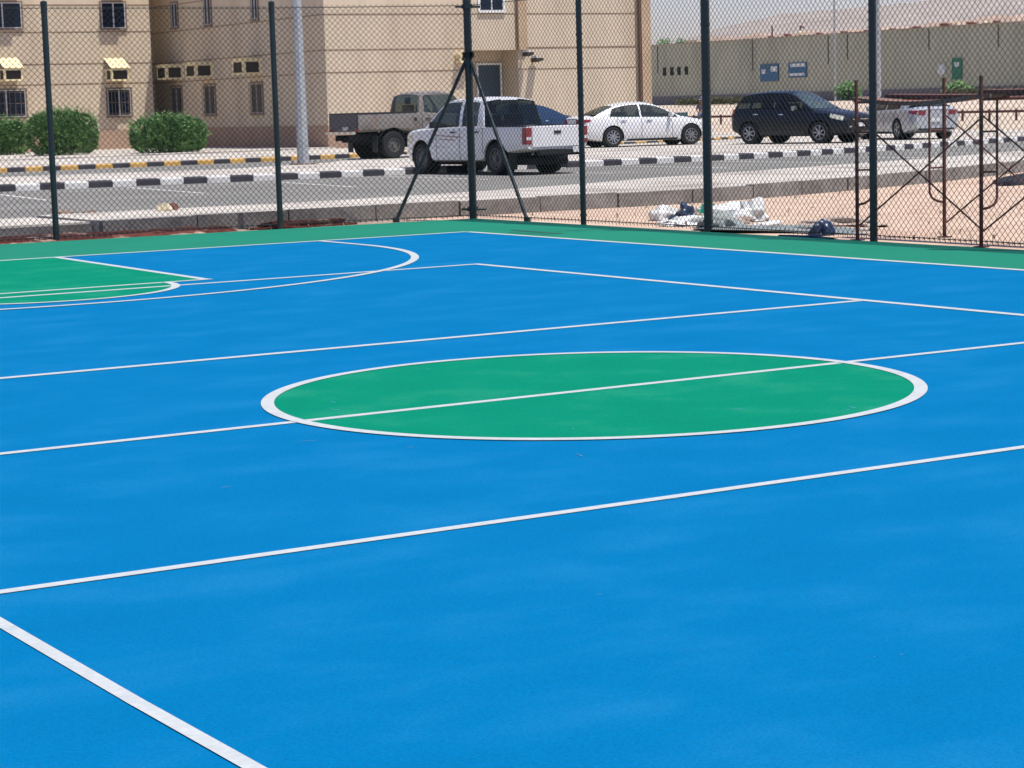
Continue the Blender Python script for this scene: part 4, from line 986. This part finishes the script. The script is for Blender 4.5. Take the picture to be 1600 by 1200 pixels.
ORD = 'first second third fourth fifth sixth seventh eighth ninth tenth eleventh twelfth thirteenth'.split()
for i, (u, v, w, h, nm) in enumerate(RUB):
    near = 'left' if u < 1250 else 'middle' if u < 1420 else 'right'
    m_ = M['cream'] if nm in ('cream', 'pale', 'pinkish') else M['rubblered']
    chunk('rubble_lump', f'{nm} rubble lump on the far wall top, {ORD[i]} of thirteen from the left', 'rubble', u, v+3, 0, w*.8, h*.55, m_, i, 'rubble lumps along the top of the far wall')
# cream block and thin mast beyond the wall
c = depth_pt(1094, 175); t = thing('cream_hut', 'small cream hut showing above the far wall left of a fence post', 'hut', (c.x, c.y, 0))
mb = MB(); mb.box(c.x-.6, c.x+.6, c.y-.6, c.y+.6, 0, 6.2); mb.build('wall', M['cream'], t); mb = MB(); mb.box(c.x-.7, c.x+.7, c.y-.7, c.y+.7, 6.2, 6.35); mb.build('roof', M['cream'], t)
c = depth_pt(1098, 180); t = thing('mast', 'thin dark mast rising behind the left end of the far wall', 'mast', (c.x, c.y, 0))
mb = MB(); mb.tube((c.x, c.y, 0), (c.x, c.y, 13), .07, 6, .04); mb.build('pole', M['rust'], t)
mb = MB(); mb.tube((c.x-.5, c.y, 11), (c.x+.5, c.y, 11), .03, 6); mb.build('crossbar', M['rust'], t)
c = wp(1208, -3); t = thing('stake', 'short bent dark stake on the far wall above the square blue board', 'stake', (c.x, c.y, ztop)); mb = MB(); mb.tube((c.x, c.y, ztop-.8), (c.x, c.y, ztop+.95), .05, 6); mb.tube((c.x, c.y, ztop+.1), (c.x-.4, c.y+.2, ztop), .05, 6); mb.build('rod', M['rust'], t)
c = wp(1252, -3); t = thing('stake', 'short upright dark stake on the far wall above the striped board', 'stake', (c.x, c.y, ztop)); mb = MB(); mb.tube((c.x, c.y, ztop-.8), (c.x, c.y, ztop+.85), .05, 6); mb.tube((c.x, c.y, ztop+.8), (c.x+.25, c.y, ztop+.7), .05, 6); mb.build('rod', M['rust'], t)
c = wp(1522, -2); t = thing('stake', 'thin white stake on the right part of the far wall', 'stake', (c.x, c.y, ztop)); mb = MB(); mb.tube((c.x, c.y, ztop-.8), (c.x, c.y, ztop+.9), .04, 6); mb.build('rod', M['white'], t)

# teal skip and seated person behind the sedan's nose
c = wp(1034, 27); z = -.03
t = thing('skip', 'teal metal waste skip beyond the roof of the white sedan', 'skip', (c.x, c.y, z))
mb = MB(); pr = [(-1.2, .35), (-.95, 0), (.95, 0), (1.2, .35), (1.2, .98), (-1.2, .98)]
r_ = rt.copy(); r_.z = 0; r_.normalize(); f_ = Vector((-r_.y, r_.x, 0))
vs = [c+r_*a+Vector((0, 0, z+b+.1)) for a, b in pr]+[c+r_*a+f_*1.2+Vector((0, 0, z+b+.1)) for a, b in pr]
mb.add(vs, [list(range(6)), list(range(6, 12))[::-1]]+[(i, (i+1) % 6, 6+(i+1) % 6, 6+i) for i in range(6)]); mb.build('tub', M['teal'], t)
mb = MB()
for a in (-1.2, -.4, .4, 1.15): p = c+r_*a-f_*.03; mb.prism([(p.x, p.y), (p.x+r_.x*.07, p.y+r_.y*.07), (p.x+r_.x*.07+f_.x*.05, p.y+r_.y*.07+f_.y*.05), (p.x+f_.x*.05, p.y+f_.y*.05)], z+.3, z+1.1)
mb.build('rib', M['teal'], t)

def skin_mesh(name, nodes, edges, m, parent, sub=1):
    me = bpy.data.meshes.new(name); me.from_pydata([n_[0] for n_ in nodes], edges, [])
    o = bpy.data.objects.new(name, me); COL.objects.link(o); o.parent = parent
    md = o.modifiers.new('s', 'SKIN'); 
    for i, n_ in enumerate(nodes):
        sv = me.skin_vertices[0].data[i]; sv.radius = (n_[1], n_[1] if len(n_) < 3 else n_[2]); sv.use_root = (i == 0)
    s2 = o.modifiers.new('u', 'SUBSURF'); s2.levels = sub; s2.render_levels = sub
    bpy.context.view_layer.update(); dg = bpy.context.evaluated_depsgraph_get(); nm = bpy.data.meshes.new_from_object(o.evaluated_get(dg))
    o.modifiers.clear(); o.data = nm; nm.materials.clear(); nm.materials.append(m); nm.polygons.foreach_set('use_smooth', [True]*len(nm.polygons)); return o
c = wp(1096, 24.05)
per = thing('person', 'person in a grey-lilac shirt sitting on the low pipe barrier beyond the white sedan', 'person', (c.x, c.y, 0.), math.atan2(-fw.x, fw.y))
# local: faces -y (towards camera), sits at z=.84
nodes = [((0, 0, .92), .13, .11), ((0, -.01, 1.12), .12, .09), ((0, .0, 1.34), .15, .10), ((0, 0, 1.45), .06, .05), ((0, -.02, 1.56), .085, .09), ((0, -.015, 1.66), .08, .09),
 ((.17, 0, 1.38), .05), ((.25, -.06, 1.14), .04), ((.2, -.27, 1.02), .03), ((.18, -.34, 1.0), .035), ((-.17, 0, 1.38), .05), ((-.25, -.06, 1.14), .04), ((-.2, -.27, 1.02), .03), ((-.18, -.34, 1.0), .035),
 ((.11, -.1, .92), .09), ((.15, -.44, .93), .06), ((.15, -.47, .5), .045), ((.15, -.45, .1), .035), ((.15, -.6, .06), .035), ((-.11, -.1, .92), .09), ((-.15, -.44, .93), .06), ((-.15, -.47, .5), .045), ((-.15, -.45, .1), .035), ((-.15, -.6, .06), .035)]
edges = [(0, 1), (1, 2), (2, 3), (3, 4), (4, 5), (2, 6), (6, 7), (7, 8), (8, 9), (2, 10), (10, 11), (11, 12), (12, 13), (0, 14), (14, 15), (15, 16), (16, 17), (17, 18), (0, 19), (19, 20), (20, 21), (21, 22), (22, 23)]
skin_mesh('body', nodes, edges, M['skin'], per)
def sc(l, k): return [(n_[0], *(r+k for r in n_[1:])) for n_ in l]
skin_mesh('shirt', sc([nodes[i] for i in (1, 0, 2, 6, 7, 10, 11)], .02), [(0, 1), (0, 2), (2, 3), (3, 4), (2, 5), (5, 6)], M['shirt'], per)
skin_mesh('trousers', sc([((0, 0, .9), .13, .11)]+[nodes[i] for i in (14, 15, 16, 17, 19, 20, 21, 22)], .018), [(0, 1), (1, 2), (2, 3), (3, 4), (0, 5), (5, 6), (6, 7), (7, 8)], M['jeans'], per)
mb = MB(); mb.lathe([(.19, 1.63), (.1, 1.66), (.1, 1.73), (.06, 1.77), (.001, 1.78)], (0, -.015, 0), 'z', 18); mb.build('hat', M['shirt'], per, local=True, smooth=50)

# ------------------------------------------------------------------ scaffold
sc1 = thing('scaffold', 'rusty red scaffold tower with cross braces standing outside the right fence', 'scaffold', (9.62, 8.0, 0))
def frame_(x0, y0, x1, y1, inner=True, dz=0.):
    a, b = Vector((x0, y0, 0)), Vector((x1, y1, 0)); d = (b-a)
    mb = MB()
    for p in (a, b): mb.tube((p.x, p.y, -.02), (p.x, p.y, 1.76+dz), .021, 10)
    mb.tube((a.x, a.y, 1.52), (b.x, b.y, 1.52), .0215, 10)
    mb.build('end_frame', M['rust'], sc1, smooth=40)
    for s_, o_ in ((a, d.normalized()), (b, -d.normalized())):
        mb = MB(); q = s_+o_*.17
        mb.path([(q.x, q.y, 1.52), (q.x, q.y, .48), (q.x-o_.x*.03, q.y-o_.y*.03, .42), (q.x-o_.x*.09, q.y-o_.y*.09, .385), (s_.x, s_.y, .37)], .014, 8)
        for z in (.76, 1.18): mb.tube((s_.x, s_.y, z), (q.x, q.y, z), .011, 6)
        mb.build('ladder_rung', M['rust'], sc1)
    for p in (a, b):
        mb = MB(); mb.box(p.x-.06, p.x+.06, p.y-.06, p.y+.06, -.03, -.015); mb.build('base_plate', M['rust'], sc1)
fa, fb = (9.43, 8.93), (10.33, 8.49)
fc, fd = (9.45, 6.96), (10.34, 6.53)
fe, ff = (9.47, 5.0), (10.36, 4.6)
frame_(*fa, *fb); frame_(*fc, *fd); frame_(*fe, *ff)
for (p, q) in ((fa, fc), (fb, fd), (fc, fe), (fd, ff)):
    for z0, z1 in ((.14, 1.34), (1.34, .14)):
        mb = MB(); mb.tube((p[0]+.03, p[1], z0), (q[0]+.03, q[1], z1), .0095, 8); mb.build('cross_brace', M['rust'], sc1)
# sagging steel plank and loose tubes on the headers
def plank(label, x, w, ya, yb, z0, sag, m):
    mb = MB(); n_ = 14; vs = []
    for i in range(n_+1):
        t = i/n_; y = ya+(yb-ya)*t; z = z0-sag*sin(pi*min(1, t*1.08))
        vs += [(x, y, z), (x+w, y, z+.01), (x+w, y, z-.035), (x, y, z-.045)]
    mb.add(vs, [(4*i+k, 4*i+4+k, 4*i+4+(k+1) % 4, 4*i+(k+1) % 4) for i in range(n_) for k in range(4)]+[(0, 1, 2, 3), (4*n_+3, 4*n_+2, 4*n_+1, 4*n_)])
    o = mb.build('plank', m, None); tag(o, label, 'plank', 'planks on the scaffold')
plank('sagging rusty steel plank on the left bay of the scaffold', 9.47, .23, 9.05, 6.85, 1.57, .06, M['plank'])
plank('long rusty plank on the scaffold, behind the sagging one', 9.90, .2, 9.0, 4.7, 1.59, .03, M['rust'])
plank('second long plank running off to the right on the scaffold', 9.5, .22, 7.05, 4.6, 1.61, .01, M['rust'])

# ------------------------------------------------------------------ rubbish heaps by the fence
def crumple(name, label, cat, cx, cy, w, d, h, m, seed, ang=0., pw=1., group='rubbish lying on the sand outside the right fence', z0=-.02, sub=4, thin=False, am=.32):
    rnd = random.Random(seed); bm = bmesh.new(); bmesh.ops.create_icosphere(bm, subdivisions=sub, radius=1)
    ph = [(rnd.uniform(0, 6), rnd.uniform(2, 7), Vector((rnd.gauss(0, 1), rnd.gauss(0, 1), rnd.gauss(0, 1))).normalized()) for _ in range(9)]
    for v in bm.verts:
        c = v.co.copy(); k = 1+sum(sin(a+b*c.dot(q)*1.6) for a, b, q in ph)/9*am*2+rnd.uniform(-.03, .03)
        x, y, z = c.x*k*w/2, c.y*k*d/2, max(0, c.z)*k*h
        v.co = Vector((cx+x*cos(ang)-y*sin(ang), cy+x*sin(ang)+y*cos(ang), z0+z))
    mb = MB(); mb.add([v.co for v in bm.verts], [[q.index for q in f.verts] for f in bm.faces]); bm.free()
    o = mb.build(name, m, None, smooth=28); tag(o, label, cat, group); return o
def at(u, v): q = G(u, v, 0); return q.x, q.y
RA = -.55
crumple('white_sack', 'plain white sack at the left end of the rubbish heap', 'sack', *at(1037, 341), .40, .3, .19, M['bag'], 1, RA, am=.2)
crumple('dark_sack', 'dark glossy bin bag on top of white sheeting in the rubbish heap', 'bin bag', *at(1071, 341), .36, .4, .19, M['bluebag'], 2, RA)
crumple('plastic_sheet', 'flat white plastic sheet spread under the dark bin bag', 'plastic sheet', *at(1085, 347), .85, .5, .09, M['bag'], 3, RA, am=.45)
crumple('green_wrapper', 'green plastic wrapper beside the thick fence post', 'wrapper', *at(1103, 337), .28, .4, .15, M['baggreen'], 4, RA, am=.4)
crumple('plastic_sheet', 'crumpled white plastic sheeting heaped right of the thick fence post', 'plastic sheet', *at(1145, 342), .75, .7, .20, M['bag'], 5, RA, am=.42)
crumple('plastic_bag', 'bright white plastic bag at the right end of the white heap', 'plastic bag', *at(1178, 342), .34, .4, .26, M['bag'], 6, RA, am=.4)
for i_, (u_, v_, w_, h_, m_, lb_) in enumerate([(1096, 333, .22, .08, 'bag', 'small white scrap behind the thick fence post'), (1122, 333, .3, .12, 'bag', 'white scrap of sheeting just right of the thick fence post'),
  (1160, 331, .35, .13, 'tarp', 'grey scrap on the back of the white heap'), (1130, 343, .2, .1, 'baggreen', 'green scrap showing in the white sheeting'), (1152, 346, .3, .06, 'debris', 'brown cardboard piece in front of the white heap'),
  (1090, 340, .18, .1, 'debris', 'brown cardboard piece by the dark bin bag'), (1060, 350, .4, .04, 'bag', 'thin white strip on the sand before the bin bag'), (1200, 349, .3, .05, 'bag', 'thin white strip at the right foot of the white heap')]):
    crumple('scrap', lb_, 'scrap', *at(u_, v_), w_, w_*.7, h_, M[m_], 40+i_, RA, am=.5, sub=3)
crumple('grey_tarpaulin', 'flat grey tarpaulin lying along the foot of the fence', 'tarpaulin', *at(1218, 357), 2.3, .8, .055, M['tarp'], 7, -1.25, am=.5)
crumple('grey_cloth', 'bundled grey cloth against the foot of the thick fence post', 'cloth', *at(1127, 356), .55, .4, .18, M['tarp'], 8, RA, am=.35)
crumple('navy_bag', 'shiny navy blue bag at the right end of the grey tarpaulin', 'bag', *at(1284, 364), .3, .3, .17, M['bluebag'], 9, 0, am=.3)
crumple('navy_strap', 'dark blue webbing lying in front of the grey tarpaulin', 'webbing', *at(1252, 369), .9, .12, .035, M['bluebag'], 10, -1.3, am=.4)
crumple('rubble_heap', 'low brownish rubble heap on the sand right of the navy bag', 'rubble', *at(1318, 350), 1.0, .5, .09, M['debris'], 12, -.9, am=.4)
crumple('black_netting', 'heap of black netting on the sand at the right edge of the photo', 'netting', *at(1652, 287), 2.0, 1.3, .22, M['netting'], 13, -.55, am=.35)
# things on the pavement at the left
def LP(u, v, z=.17): q = G(u, v, z); return q.x, q.y
GL = 'broken bits lying on the pavement beyond the left fence'
crumple('broken_block', 'broken pale block on the pavement beyond the fence, between the two left posts', 'broken block', *LP(258, 330, .195), .22, .16, .12, M['cream'], 20, 0, group=GL, z0=.19, sub=3)
crumple('stone', 'small brown stone beside the broken pale block', 'stone', *LP(268, 328, .195), .24, .2, .10, M['rubblered'], 21, 0, group=GL, z0=.19, sub=3)
crumple('stone', 'dark flat stone on the pavement edge right of the leftmost fence post', 'stone', *LP(140, 332, .15), .2, .15, .06, M['reveal'], 22, 0, group=GL, z0=.13, sub=3)
crumple('stone', 'dark flat stone behind the leftmost fence post', 'stone', *LP(98, 333, .14), .4, .14, .05, M['reveal'], 23, 0, group=GL, z0=.13, sub=3)
crumple('brown_sheet', 'rumpled dark red-brown sheet at the foot of the second fence post', 'sheet', *at(470, 352), 1.5, .3, .09, M['redsoil'], 24, 0, group=GL, z0=-.03, am=.4)
crumple('brown_sheet', 'rumpled dark red-brown sheet on the soil between the two left posts', 'sheet', *at(250, 366), 1.6, .35, .08, M['redsoil'], 25, 0, group=GL, z0=-.03, am=.4)
crumple('cement_splash', 'pale splash of cement on the red soil beside the court', 'cement splash', *at(272, 364), .3, .1, .05, M['bag'], 26, .1, group=GL, z0=-.01, sub=3)
random.seed(9)
mb = MB()
for k in range(420):
    if k < 170: x, y = random.uniform(-4, 9), random.uniform(17.42, 18.08)
    else: x, y = random.uniform(9.45, 18), random.uniform(5, 18.0)
    s_ = random.uniform(.006, .028); z = 0.0+(0.015 if k >= 170 else .0)
    mb.add([(x+random.uniform(-s_, s_), y+random.uniform(-s_, s_), z+random.choice((-.03, s_))) for _ in range(4)]+[(x, y, z+s_*1.3)], [(0, 1, 4), (1, 2, 4), (2, 3, 4), (3, 0, 4), (0, 3, 2, 1)])
o = mb.build('gravel', M['debris'], None); tag(o, 'loose gravel and chips scattered outside the fence', kind='stuff')

# ------------------------------------------------------------------ light
w = bpy.data.worlds.new('World'); S.world = w; w.use_nodes = True; nt = w.node_tree
bg = nt.nodes['Background']; sky = nt.nodes.new('ShaderNodeTexSky'); sky.sky_type = 'NISHITA'; sky.sun_disc = False
EL, AZ = 69., 152.        # azimuth from +y towards +x
sky.sun_elevation = rad(EL); sky.sun_rotation = rad(AZ); sky.altitude = 300; sky.air_density = 1.0; sky.dust_density = 1.2; sky.ozone_density = 1.
tint = nt.nodes.new('ShaderNodeVectorMath'); tint.operation = 'MULTIPLY'; tint.inputs[1].default_value = (1.05, .95, 1.15)
nt.links.new(sky.outputs[0], tint.inputs[0]); nt.links.new(tint.outputs[0], bg.inputs[0]); bg.inputs[1].default_value = .125
sl = bpy.data.lights.new('sun', 'SUN'); sl.energy = 4.9; sl.angle = rad(.5); sl.color = (1, .965, .9)
so = bpy.data.objects.new('sun', sl); COL.objects.link(so)
to_sun = Vector((sin(rad(AZ))*cos(rad(EL)), cos(rad(AZ))*cos(rad(EL)), sin(rad(EL))))
so.rotation_euler = to_sun.to_track_quat('Z', 'Y').to_euler(); so.location = (0, 0, 40)
S.view_settings.view_transform = 'Standard'; S.view_settings.look = 'None'; S.view_settings.exposure = .12; S.view_settings.gamma = 1
S.cycles.use_denoising = True
